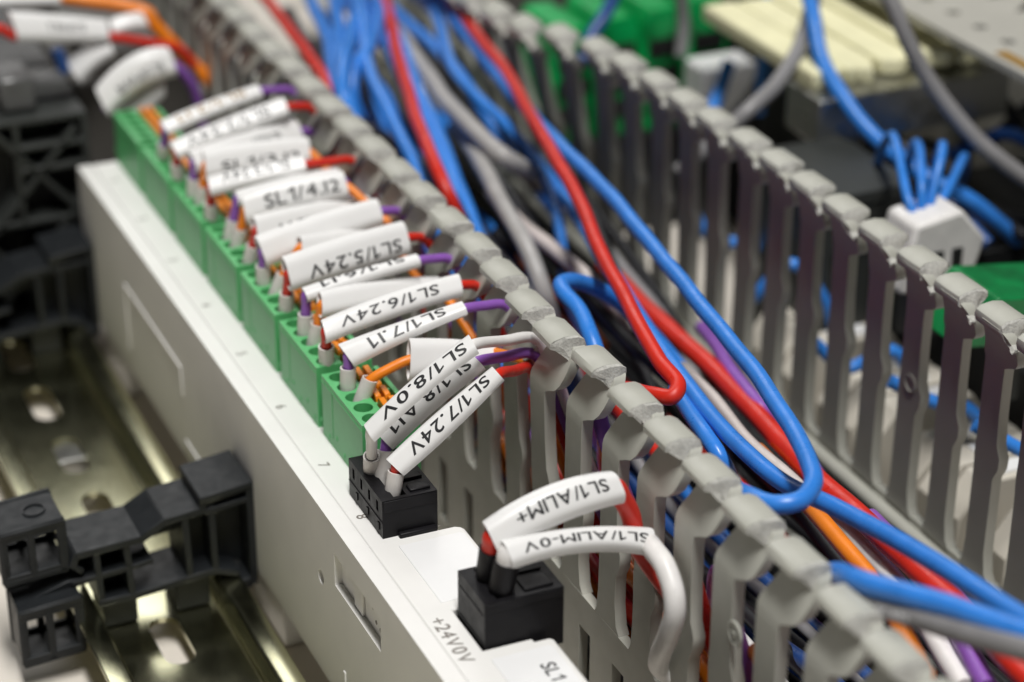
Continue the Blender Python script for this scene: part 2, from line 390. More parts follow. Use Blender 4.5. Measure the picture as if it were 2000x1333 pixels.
# ---------------------------------------------------------------- white input/output module
mod = empty('control_module', (10, 60, 0), 'long white plastic control module carrying green and black terminal plugs', 'control module')
YE, YN = 237, -110
outl = [(3.55,YN),(21.7,YN),(21.7,1.4),(21.2,2.2),(18.4,2.2),(18.4,3.2),(9.4,3.2),(9.4,16.6),(21.2,16.6),(21.7,17.1),(21.7,40.2),(21.3,41.2),(20.3,41.8),(17.2,41.8),(17.2,YE),(3.55,YE)]
MB().prism(outl, 15, 52, 'z').build('body', 'white', mod, bevel=0.35)
cv = MB(); cv.box(0, 3.45, YN, YE, 14.2, 52, skip='l')
lf = lambda a, c, d: (d, -a, c)
def plain(y0, y1): cv.add([(0,y1,14.2),(0,y0,14.2),(0,y0,52),(0,y1,52)], [(0,1,2,3)])
plain(YN, 20)
cv.hole(lf, -54, -20, 14.2, 52, rect(-50.7, -26.9, 39.2, 46.2), 1.5)
cv.hole(lf, -62.6, -54, 14.2, 52, circ(-58.6, 36.4, 1.55, 20), 1.8)
plain(62.6, YE)
cvo = cv.build('front_cover', 'white', mod)
wd = MB(); wd.box(0.9, 1.49, 38.6, 42.8, 39.4, 46.0); wd.build('display_block', 'white', cvo, bevel=0.2)
for (yy, zz) in ((37.0, 44.2), (34.6, 43.6), (33.0, 41.4), (30.9, 41.0)):
    MB().lathe((1.55, yy, zz), (-1, 0, 0), [(0.42, 0), (0.42, 0.12), (0.3, 0.16)], n=12).build('indicator', 'inkgrey', cvo)
MB().box(-0.25, 0.2, 46.2, 47.2, 13.0, 22.5).build('moulded_rib', 'white', cvo, bevel=0.15)
for (y0, y1, z0, z1) in ((150,196,36.6,37.4),(196,197,20,37.4),(120,150,18.5,19.1),(150,150.8,30,36.6)):
    MB().box(-0.35, 0.2, y0, y1, z0, z1).build('moulded_rib', 'white', cvo, bevel=0.15)
MB().box(2, 20, 210, 230, 0.2, 15).build('foot', 'white', mod, bevel=0.5)
MB().box(2, 20, -60, -40, 0.2, 15).build('foot', 'white', mod, bevel=0.5)
MB().box(2, 20, 90, 110, 0.2, 15).build('foot', 'white', mod, bevel=0.5)
MB().prism([(8.4,19.2),(20.4,19.2),(20.9,19.7),(20.9,38.6),(20.3,39.3),(8.4,39.3)], 51.9, 52.14, 'z').build('label_film', 'pad', mod, bevel=0.08)
MB().prism([(9.5,-80),(20.6,-80),(20.6,-0.6),(20.0,0.1),(9.5,0.1)], 51.9, 52.14, 'z').build('label_film', 'pad', mod, bevel=0.08)
lettering('+24V0V', (4.55, 15.2, 52.03), (0,-1,0), (1,0,0), 2.7, 'inkgrey', mod, length=14.2)
lettering('SL1', (16.2, -4.6, 52.17), (0,-1,0), (1,0,0), 2.7, 'ink', mod)
lettering('IV', (15.9, 45.2, 52.03), (0,-1,0), (1,0,0), 2.2, 'inkgrey', mod)
for k in range(8):
    y = 73.0+25.4*(6-k) if k < 7 else 52.3
    lettering(str(k+1), (5.0, y, 52.03), (0,-1,0), (1,0,0), 2.2, 'inkgrey', mod, name='digit')

# ---------------------------------------------------------------- green five-pole plugs
def green_housing():
    mb = MB(); L = 22.5; zt = 65.2
    mb.box(10, 15.4, 0, L, 51.4, zt, skip='t')
    up = lambda a, c, d: (a, c, zt-d)
    for i in range(5):
        cw = L/5; mb.hole(up, 10, 15.4, i*cw, (i+1)*cw, circ(12.75, (i+.5)*cw, 1.85, 20), 4.2)
    mb.box(15.4, 21.0, 0, L, 51.4, 62.2)
    mb.box(15.4, 16.0, 0, L, 62.2, 64.4); mb.box(20.6, 21.6, 0, L, 51.4, 64.8)
    for i in range(6): mb.box(16.0, 20.6, max(0, i*L/5-.35), min(L, i*L/5+.35), 62.2, 64.3)
    for i in range(6):
        for z in (53.0, 54.6):
            mb.box(9.86, 10.05, 1.7+i*4.2, 2.3+i*4.2, z, z+.9) if (i+int(z)) % 2 else None
    mb.box(9.9, 10.05, 16.5, 17.0, 54, 64.2); mb.box(9.88, 10.02, 0.0, L, 63.9, 64.15)
    return mb
def latch_mesh():
    mb = MB()
    for x0 in (16.3, 18.2): mb.prism([(-2.0, 62.3), (2.0, 62.3), (2.0, 65.0), (1.3, 65.9), (-1.6, 65.5), (-2.0, 64.6)], x0, x0+1.15, 'x')
    mb.box(16.4, 20.2, -1.2, 1.2, 62.3, 63.6)
    return mb
ORD = ['first', 'second', 'third', 'fourth', 'fifth', 'sixth', 'seventh']
gh = lt = None
BY = {}
for k in range(7):
    y0 = 61.2+25.4*(6-k); BY[k+1] = y0
    root = empty('terminal_plug', (15.5, y0+12, 51.4), 'green five pole terminal plug, %s from the far end of the white module' % ORD[k], 'terminal plug', 'green terminal plugs in a row')
    if gh is None:
        gh = green_housing().build('housing', 'green', root, loc=(0, y0, 0), bevel=0.22)
    else: inst(gh, root, (0, y0, 0))
    for i in range(5):
        yl = y0+(i+.5)*22.5/5
        if lt is None: lt = latch_mesh().build('latch', 'orange_latch', root, loc=(0, yl, 0), bevel=0.15)
        else: inst(lt, root, (0, yl, 0))

# ---------------------------------------------------------------- black plugs
def black_plug(name, x0, x1, y0, y1, z0, z1, npole, label, holes=True):
    root = empty(name, ((x0+x1)/2, (y0+y1)/2, z0), label, 'terminal plug')
    mb = MB(); xm = x0+2.3; xw = x0+5.2
    mb.box(x0, x1, y0, y1, z0, z1, skip='tl')
    cw = (y1-y0-1.0)/npole
    up = lambda a, c, d: (a, c, z1-d); lf_ = lambda a, c, d: (x0+d, -a, c)
    for i in range(npole):
        ya = y0+.5+i*cw
        mb.hole(up, xm, xw, ya, ya+cw, rect(xm+.25, xw-.2, ya+.35, ya+cw-.35), 4.5)
        if holes: mb.hole(lf_, -(ya+cw), -ya, z1-4.2, z1, rect(-(ya+cw)+1.5, -ya-1.5, z1-3.2, z1-1.0), 1.2)
    zl = z1-4.2 if holes else z1
    mb.add([(x0,y1,z0),(x0,y0,z0),(x0,y0,zl),(x0,y1,zl)], [(0,1,2,3)])
    if holes:
        for a, c in ((y0, y0+.5), (y1-.5, y1)): mb.add([(x0,c,zl),(x0,a,zl),(x0,a,z1),(x0,c,z1)], [(0,1,2,3)])
    for a, c, d, e in ((x0, xm, y0, y1), (xw, x1, y0, y1), (xm, xw, y0, y0+.5), (xm, xw, y1-.5, y1)):
        mb.add([(a,d,z1),(c,d,z1),(c,e,z1),(a,e,z1)], [(0,1,2,3)])
    h = mb.build('housing', 'black', root)
    return root
k1 = black_plug('terminal_plug', 6.7, 17.4, 42.7, 60.0, 50.6, 59.8, 4, 'small black four pole terminal plug next to the nearest green plug')
MB().box(6.9, 17.2, 42.5, 42.72, 57.4, 59.6).build('clip_edge', 'black', k1, bevel=0.1)
MB().box(9.6, 17.0, 41.5, 42.69, 50.8, 52.9).build('header', 'black', k1, bevel=0.25)
for i in range(3): MB().box(6.5, 6.72, 44.2+i*5.6, 45.0+i*5.6, 53.2, 54.6).build('pimple', 'black', k1)
MB().box(6.55, 6.72, 42.8, 59.9, 55.25, 55.45).build('seam_ridge', 'black', k1)
for i in range(4): MB().box(12.6, 16.6, 43.9+i*4.1, 46.2+i*4.1, 59.78, 60.25).build('release_button', 'black', k1, bevel=0.2)
k2 = black_plug('terminal_plug', 9.9, 24.4, 3.6, 15.2, 49.2, 60.6, 2, 'black two pole power plug below the two ALIM markers', holes=False)
MB().box(10.0, 24.2, 3.4, 3.62, 58.8, 60.4).build('clip_edge', 'black', k2, bevel=0.1)
for i in range(2): MB().box(17.6, 23.0, 4.7+i*5.2, 8.6+i*5.2, 60.55, 61.0).build('release_button', 'black', k2, bevel=0.2)
for zz in (52.2, 57.8): MB().box(9.78, 9.95, 4.4, 14.4, zz, zz+.35).build('seam_ridge', 'black', k2)
MB().box(9.5, 18.2, 3.3, 16.5, 44, 50.6).build('header', 'black', k2, bevel=0.25)

# ---------------------------------------------------------------- wires and marker sleeves
def ferrule(parent, base, h=8.0, r=1.55, material='ferrule', tilt=(0,0,1)):
    prof = [(0.85, -3.0), (0.9, 0.2), (1.05, 0.6), (r*.97, 2.6), (r, 3.4), (r, h), (r-.28, h+.02), (r-.34, h-1.2), (0.3, h-1.3)]
    mb = MB().lathe(base, tilt, prof, n=20)
    return mb.build('ferrule', material, parent)
def wire(name, pts, r, material, label, group=None, per=8, n=12, cat='wire', wob=0.12):
    path = smooth(pts, per)
    if wob:
        ph = [random.uniform(0, 6.28) for _ in range(6)]; fr = [random.uniform(.10, .17), random.uniform(.22, .34), random.uniform(.10, .17)]; acc = 0
        for i in range(1, len(path)):
            acc += (path[i]-path[i-1]).length; e = min(1, i/4, (len(path)-1-i)/4)
            path[i] = path[i]+Vector((math.sin(acc*fr[0]+ph[0])+.5*math.sin(acc*fr[1]+ph[1]), math.sin(acc*fr[2]+ph[2]), math.sin(acc*fr[0]+ph[3])+.5*math.sin(acc*fr[1]+ph[4])))*(wob*e)
    mb = MB().tube(path, r, n)
    o = mb.build(name, material, None, angle=60, origin=path[0]); tag(o, label, cat, group)
    return o
class Sleeve:
    def __init__(s, LT, RT, RB, LB, arch=(0,0), bulge=1.15, pinch=0.0):
        s.c = [V(LT), V(RT), V(RB), V(LB)]; s.arch = arch; s.b = bulge; s.pinch = pinch
    def edge(s, u, top):
        a, b = (s.c[0], s.c[1]) if top else (s.c[3], s.c[2])
        k = s.arch[0] if top else s.arch[1]
        return a.lerp(b, u)+Vector((0, 0, k*4*u*(1-u)))
    def P(s, u, v, off=0.0, side=1):
        t, b = s.edge(u, True), s.edge(u, False)
        du = (s.edge(min(1, u+.02), True)+s.edge(min(1, u+.02), False)-s.edge(max(0, u-.02), True)-s.edge(max(0, u-.02), False))
        n = du.cross(t-b).normalized()
        if n.y > 0: n = -n
        bl = s.b*(1-abs(v)**4.2)
        return t.lerp(b, (v+1)/2)+n*(side*bl+off)
def sleeve(sl, txt, label, u=(0.92, 0.14), v=0.52, upright=False, lower=None, inkname='ink'):
    NU, NV = 22, 16; mb = MB(); pts = []; fs = []
    loop = [(-1+2*j/NV, 1) for j in range(NV)]+[(1-2*j/NV, -1) for j in range(NV)]; m = len(loop)
    for i in range(NU+1):
        for (vv, sd) in loop: pts.append(sl.P(i/NU, vv, 0, sd))
    for i in range(NU):
        for j in range(m): fs.append((i*m+j, i*m+(j+1) % m, (i+1)*m+(j+1) % m, (i+1)*m+j))
    mb.add(pts, fs)
    # inner skin so that the open ends show the wall of the sleeve
    pts = []; cc = [sl.P(i/NU, 0, 0, 0) for i in range(NU+1)]
    for i in range(NU+1):
        for (vv, sd) in loop:
            q = sl.P(i/NU, vv*.93, -0.22*sd, sd); pts.append(q)
    mb.add(pts, [tuple(reversed(f)) for f in fs])
    b0 = (NU+1)*m
    for e in (0, NU):
        for j in range(m):
            a, b_ = e*m+j, e*m+(j+1) % m; q = (a, b_, b0+b_, b0+a); mb.f.append(q if e else tuple(reversed(q))); mb.m.append(0)
    o = mb.build('cable_marker', 'sleeve', None, angle=50); tag(o, label, 'cable marker', 'white printed marker sleeves')
    if txt:
        vs, fs2, _ = text2d(txt)
        P = []
        for x, y in vs:
            if upright: uu = u[0]+(u[1]-u[0])*x; vv = v-2*v*y
            else: uu = u[0]+(u[1]-u[0])*x; vv = -v+2*v*y
            if lower: vv += lower
            P.append(sl.P(uu, max(-.97, min(.97, vv)), 0.05, 1))
        MB().add(P, fs2).build('lettering', inkname, o)
    return o
def lead(sl, base, r, material, label, zf=6.0, wall=None, inside=None, fmat='ferrule', h=8.0, fr=1.55, cat='wire', n=12, down=False):
    """a wire from its ferrule through the sleeve and the duct wall"""
    b = V(base); c0 = sl.P(0.02, 0, 0, 0); c1 = sl.P(.5, 0, 0, 0); c2 = sl.P(.98, 0, 0, 0)
    dv = c0-b; hz = Vector((dv.x, dv.y, 0)); lim = .42*max(dv.z, 1)
    if hz.length > lim: hz = hz.normalized()*lim
    ax = Vector((hz.x, hz.y, max(dv.z, 4))).normalized(); h = min(h, max(4.5, dv.length*.86)); zf = h-.6
    top = b+ax*zf; mid = top.lerp(c0, .55)+ax*(.5 if (c0-top).length > 5 else 0)
    ys_ = Y0+4.8+PITCH*math.ceil((c2.y-3.0-Y0-4.8)/PITCH)
    if down: ys_ = Y0+4.8+PITCH*math.floor((c2.y-Y0-4.8)/PITCH)
    wl = V(wall) if wall else Vector((45.4, ys_, c2.z-(8 if down else 1.6)))
    pts = [b+ax*(zf-3), top, mid, c0, sl.P(.12, 0, 0, 0), sl.P(.25, 0, 0, 0), c1, sl.P(.75, 0, 0, 0), sl.P(.9, 0, 0, 0), c2, c2.lerp(wl, .5)+Vector((0, 0, .3)), wl]
    ins = inside or [(wl.x+2.6, wl.y-.6, wl.z-4.5), (wl.x+5.5, wl.y-4, wl.z-15), (wl.x+9, wl.y-16, wl.z-32), (wl.x+12, wl.y-45, wl.z-44), (wl.x+14, wl.y-90, wl.z-50)]
    o = wire('wire', pts+[V(q) for q in ins], r, material, label, None, 7, n, cat, 0)
    ferrule(o, b, h, fr, fmat, tuple(ax))
    return o
def yz(k, i): return BY[k]+(i+.5)*22.5/5
ZT = 61.2
# --- the three markers on the black four-pole plug
s1 = Sleeve((7.00, 51.50, 71.18), (27.37, 51.50, 85.14), (27.93, 47.90, 82.88), (7.55, 47.90, 69.21), arch=(.8,.8), bulge=1.22)
sleeve(s1, 'SL1/8.0V', 'white sleeve printed SL1/8.0V, topmost of three slanting markers', u=(.93,.14), v=.5)
lead(s1, (9.4, 55.4, 56.4), 1.05, 'w_white', 'white wire leaving the SL1/8.0V marker into the duct', wall=(44.58, 60.00, 76.83))
s2 = Sleeve((11.05, 56.00, 66.19), (29.44, 56.00, 78.87), (31.16, 52.40, 76.84), (12.72, 52.40, 64.13), arch=(.6,.6), bulge=1.52)
sleeve(s2, 'SL1/8.AI1', 'white sleeve half hidden between the SL1/8.0V and SL1/7.24V markers', u=(.93,.10), v=.5, lower=-.12)
lead(s2, (9.5, 51.0, 56.4), 1.05, 'w_purple', 'purple wire from the middle of the three slanting markers', wall=(44.42, 60.50, 73.49))
s3 = Sleeve((9.84, 48.50, 64.90), (30.80, 48.50, 79.30), (31.55, 44.90, 78.16), (11.85, 44.90, 62.82), arch=(.6,-.6), bulge=1.27)
sleeve(s3, 'SL1/7.24V', 'white sleeve printed SL1/7.24V, lowest of three slanting markers', u=(.92,.16), v=.5)
lead(s3, (9.6, 46.2, 56.4), 1.05, 'w_red', 'red wire leaving the SL1/7.24V marker into the duct', wall=(44.25, 61.00, 70.02))
# --- seventh green plug
s4 = Sleeve((24.37, 73.50, 74.86), (41.63, 73.50, 70.51), (40.50, 69.90, 68.33), (22.61, 69.90, 67.75), arch=(.3,.3), bulge=1.22)
sleeve(s4, None, 'blank white sleeve on the orange wire behind the SL1/8.0V marker')
lead(s4, (12.75, yz(7,2), ZT), 0.98, 'w_orange', 'orange wire arching from the nearest green plug into a blank sleeve', wall=(44.06, 62.50, 70.66))
s5 = Sleeve((11.99, 79.00, 73.50), (36.40, 76.50, 78.66), (36.26, 72.90, 78.00), (13.87, 75.40, 70.00), arch=(.4,.3), bulge=1.12)
sleeve(s5, 'SL1/7.I1', 'white sleeve printed SL1/7.I1 under the SL1/6.24V marker', u=(.84,.20), v=.5)
lead(s5, (12.75, yz(7,3), ZT), 0.98, 'w_purple', 'purple wire under the SL1/7.I1 marker')
# --- sixth green plug
s6 = Sleeve((11.91, 88.50, 74.32), (41.43, 90.60, 77.85), (40.99, 87.00, 74.46), (11.65, 84.90, 70.94), arch=(.8,.5), bulge=1.27)
sleeve(s6, 'SL1/6.24V', 'white sleeve printed SL1/6.24V above the SL1/7.I1 marker', u=(.83,.12), v=.42)
lead(s6, (12.75, yz(6,0), ZT), 0.98, 'w_red', 'red wire leaving the lowest but one 24V marker, just above the SL1/7.I1 sleeve')
s7 = Sleeve((15.25, 99.00, 75.21), (42.38, 104.70, 71.03), (42.90, 101.10, 67.87), (14.36, 95.40, 71.16), arch=(.8,.3), bulge=1.22)
sleeve(s7, None, 'blank white sleeve tucked behind the SL1/6.24V marker')
lead(s7, (12.75, yz(6,2), ZT), 0.98, 'w_orange', 'orange wire from the sixth green plug into a blank sleeve', down=True)
s8 = Sleeve((13.31, 104.00, 73.84), (37.97, 104.70, 76.21), (37.97, 101.10, 76.03), (13.42, 100.40, 72.93), arch=(.3,.3), bulge=1.22)
sleeve(s8, 'SL1/6.I1', 'white sleeve half covered by the wide SL1/5.24V sleeve above it', u=(.88,.15), v=.5)
lead(s8, (12.75, yz(6,3), ZT), 0.98, 'w_purple', 'purple wire from the sixth green plug')
# --- fifth green plug
s9 = Sleeve((12.77, 114.00, 76.90), (40.75, 118.80, 77.95), (40.93, 115.20, 71.83), (13.23, 110.40, 70.60), arch=(.4,.2), bulge=1.27)
sleeve(s9, 'SL1/5.24V', 'wide white sleeve printed SL1/5.24V in the middle of the row', u=(.93,.16), v=.36, lower=.36)
lead(s9, (12.75, yz(5,0), ZT), 0.98, 'w_red', 'red wire leaving the widest sleeve in the middle of the row')
s10 = Sleeve((19.69, 124.00, 76.07), (42.25, 132.90, 71.02), (42.32, 129.30, 67.93), (18.74, 120.40, 72.53), arch=(.2,.2), bulge=1.22)
sleeve(s10, None, 'blank white sleeve showing just above the SL1/5.24V marker')
lead(s10, (12.75, yz(5,2), ZT), 0.98, 'w_orange', 'orange wire curving from the fifth green plug', down=True)
s11 = Sleeve((11.88, 129.00, 75.41), (40.19, 132.90, 77.58), (40.45, 129.30, 73.04), (12.97, 125.40, 69.72), arch=(.5,.3), bulge=1.22)
sleeve(s11, None, 'blank white sleeve from the fifth green plug, above the bare orange wire')
lead(s11, (12.75, yz(5,3), ZT), 0.98, 'w_purple', 'purple wire from the fifth green plug')
# --- fourth green plug
s12 = Sleeve((14.74, 139.50, 75.20), (43.14, 147.00, 72.25), (43.59, 143.40, 68.36), (14.45, 135.90, 70.21), arch=(.6,.3), bulge=1.22)
sleeve(s12, 'SL1/4.24V', 'white sleeve just below the upright SL1/4.I2 marker', u=(.8,.15), v=.36, lower=.42)
lead(s12, (12.75, yz(4,0), ZT), 0.98, 'w_red', 'red wire from the fourth green plug')
s13 = Sleeve((15.54, 149.50, 76.44), (37.87, 147.00, 78.94), (38.04, 143.40, 73.81), (15.45, 145.90, 70.46), arch=(.8,.5), bulge=1.32)
sleeve(s13, 'SL1/4.I2', 'white sleeve printed SL1/4.I2, the only one reading upright', u=(.20,.93), v=.44, upright=True)
lead(s13, (12.75, yz(4,2), ZT), 0.98, 'w_orange', 'orange wire from the fourth green plug', down=True)
s14 = Sleeve((15.32, 154.50, 74.76), (41.27, 161.10, 73.75), (41.01, 157.50, 72.21), (15.36, 150.90, 73.28), arch=(.4,.3), bulge=1.12)
sleeve(s14, None, 'white sleeve edge peeping out behind the SL1/4.I2 marker')
lead(s14, (12.75, yz(4,3), ZT), 0.98, 'w_purple', 'purple wire from the fourth green plug', down=True)
# --- third green plug
s15 = Sleeve((12.64, 164.50, 75.10), (33.58, 161.10, 77.96), (33.40, 157.50, 74.95), (12.16, 160.90, 71.82), arch=(.3,.2), bulge=1.22)
sleeve(s15, 'SL1/3.24V', 'blurred white sleeve right above the SL1/4.I2 marker', u=(.85,.14), v=.5, lower=-.2)
lead(s15, (12.75, yz(3,0), ZT), 0.98, 'w_red', 'red wire from the third green plug')
s16 = Sleeve((14.81, 175.00, 77.15), (39.66, 175.20, 76.23), (38.94, 171.60, 71.16), (14.19, 171.40, 71.33), arch=(.4,.3), bulge=1.22)
sleeve(s16, 'SL1/3.I2', 'blurred wide white sleeve in the middle of the third plug group', u=(.15,.9), v=.36, upright=True, lower=.4)
lead(s16, (12.75, yz(3,2), ZT), 0.98, 'w_orange', 'orange wire from the third green plug', down=True)
s17 = Sleeve((12.63, 180.00, 75.28), (41.28, 189.30, 75.30), (42.11, 185.70, 70.47), (13.57, 176.40, 71.25), arch=(.4,.3), bulge=1.22)
sleeve(s17, 'SL1/3.I1', 'blurred white sleeve on the purple wire of the third green plug', u=(.8,.55), v=.25)
lead(s17, (12.75, yz(3,3), ZT), 0.98, 'w_purple', 'purple wire from the third green plug')
# --- second and first green plugs
s18 = Sleeve((11.29, 190.00, 74.04), (38.77, 189.30, 81.15), (39.14, 185.70, 77.55), (12.45, 186.40, 70.91), arch=(.4,.3), bulge=1.22)
sleeve(s18, 'SL1/2.24V', 'blurred white sleeve second from the far end of the row', u=(.85,.12), v=.46)
lead(s18, (12.75, yz(2,0), ZT), 0.98, 'w_red', 'red wire from the second green plug')
s19 = Sleeve((12.36, 202.00, 74.59), (36.86, 203.40, 79.50), (37.36, 199.80, 77.71), (13.61, 198.40, 72.12), arch=(.5,.4), bulge=1.22)
sleeve(s19, 'SL1/2.I1', 'blurred white sleeve at the far end of the green plug row', u=(.85,.15), v=.46, inkname='brown')
lead(s19, (12.75, yz(2,3), ZT), 0.98, 'w_purple', 'purple wire from the second green plug')
# --- power plug
sa = Sleeve((12.68, 11.00, 71.93), (36.25, 11.00, 76.21), (37.20, 7.40, 71.62), (14.09, 7.40, 66.95), arch=(2.0,1.2), bulge=2.00)
sleeve(sa, 'SL1/ALIM+', 'arched white sleeve printed SL1/ALIM+ over the black power plug', u=(.90,.20), v=.36, lower=-.16)
lead(sa, (13.6, 11.6, 58.4), 1.75, 'w_red', 'thick red wire under the SL1/ALIM+ marker', zf=7.5, fmat='black', h=9.0, fr=2.1, n=14, wall=(39.6, 9.6, 67.6), inside=[(41.0, 9.4, 61.5), (44.5, 8.4, 55), (50, 2, 46), (54, -40, 38), (57, -100, 34)])
sb = Sleeve((14.22, 7.50, 69.85), (41.91, 7.50, 65.67), (40.39, 3.90, 62.26), (14.96, 3.90, 65.96), arch=(1.1,2.0), bulge=2.00)
sleeve(sb, 'SL1/ALIM-0V', 'arched white sleeve printed SL1/ALIM-0V on the thick white wire', u=(.955,.10), v=.34, lower=.06)
c = sb.P(.99, 0, 0, 0)
lead(sb, (13.8, 6.8, 58.4), 1.9, 'w_white', 'thick white wire hooking down into the duct beside the power plug', zf=7.0, fmat='black', h=9.0, fr=2.2, n=16,
     wall=(40.60, -1.49, 63.49), inside=[(40.40, -5.25, 60.69), (40.20, -6.44, 57.39), (40.20, -4.64, 51.65), (41.20, -0.01, 43.97), (43.50, 3.11, 38.66), (52, -6, 33), (56, -20, 28), (60, -60, 24)])

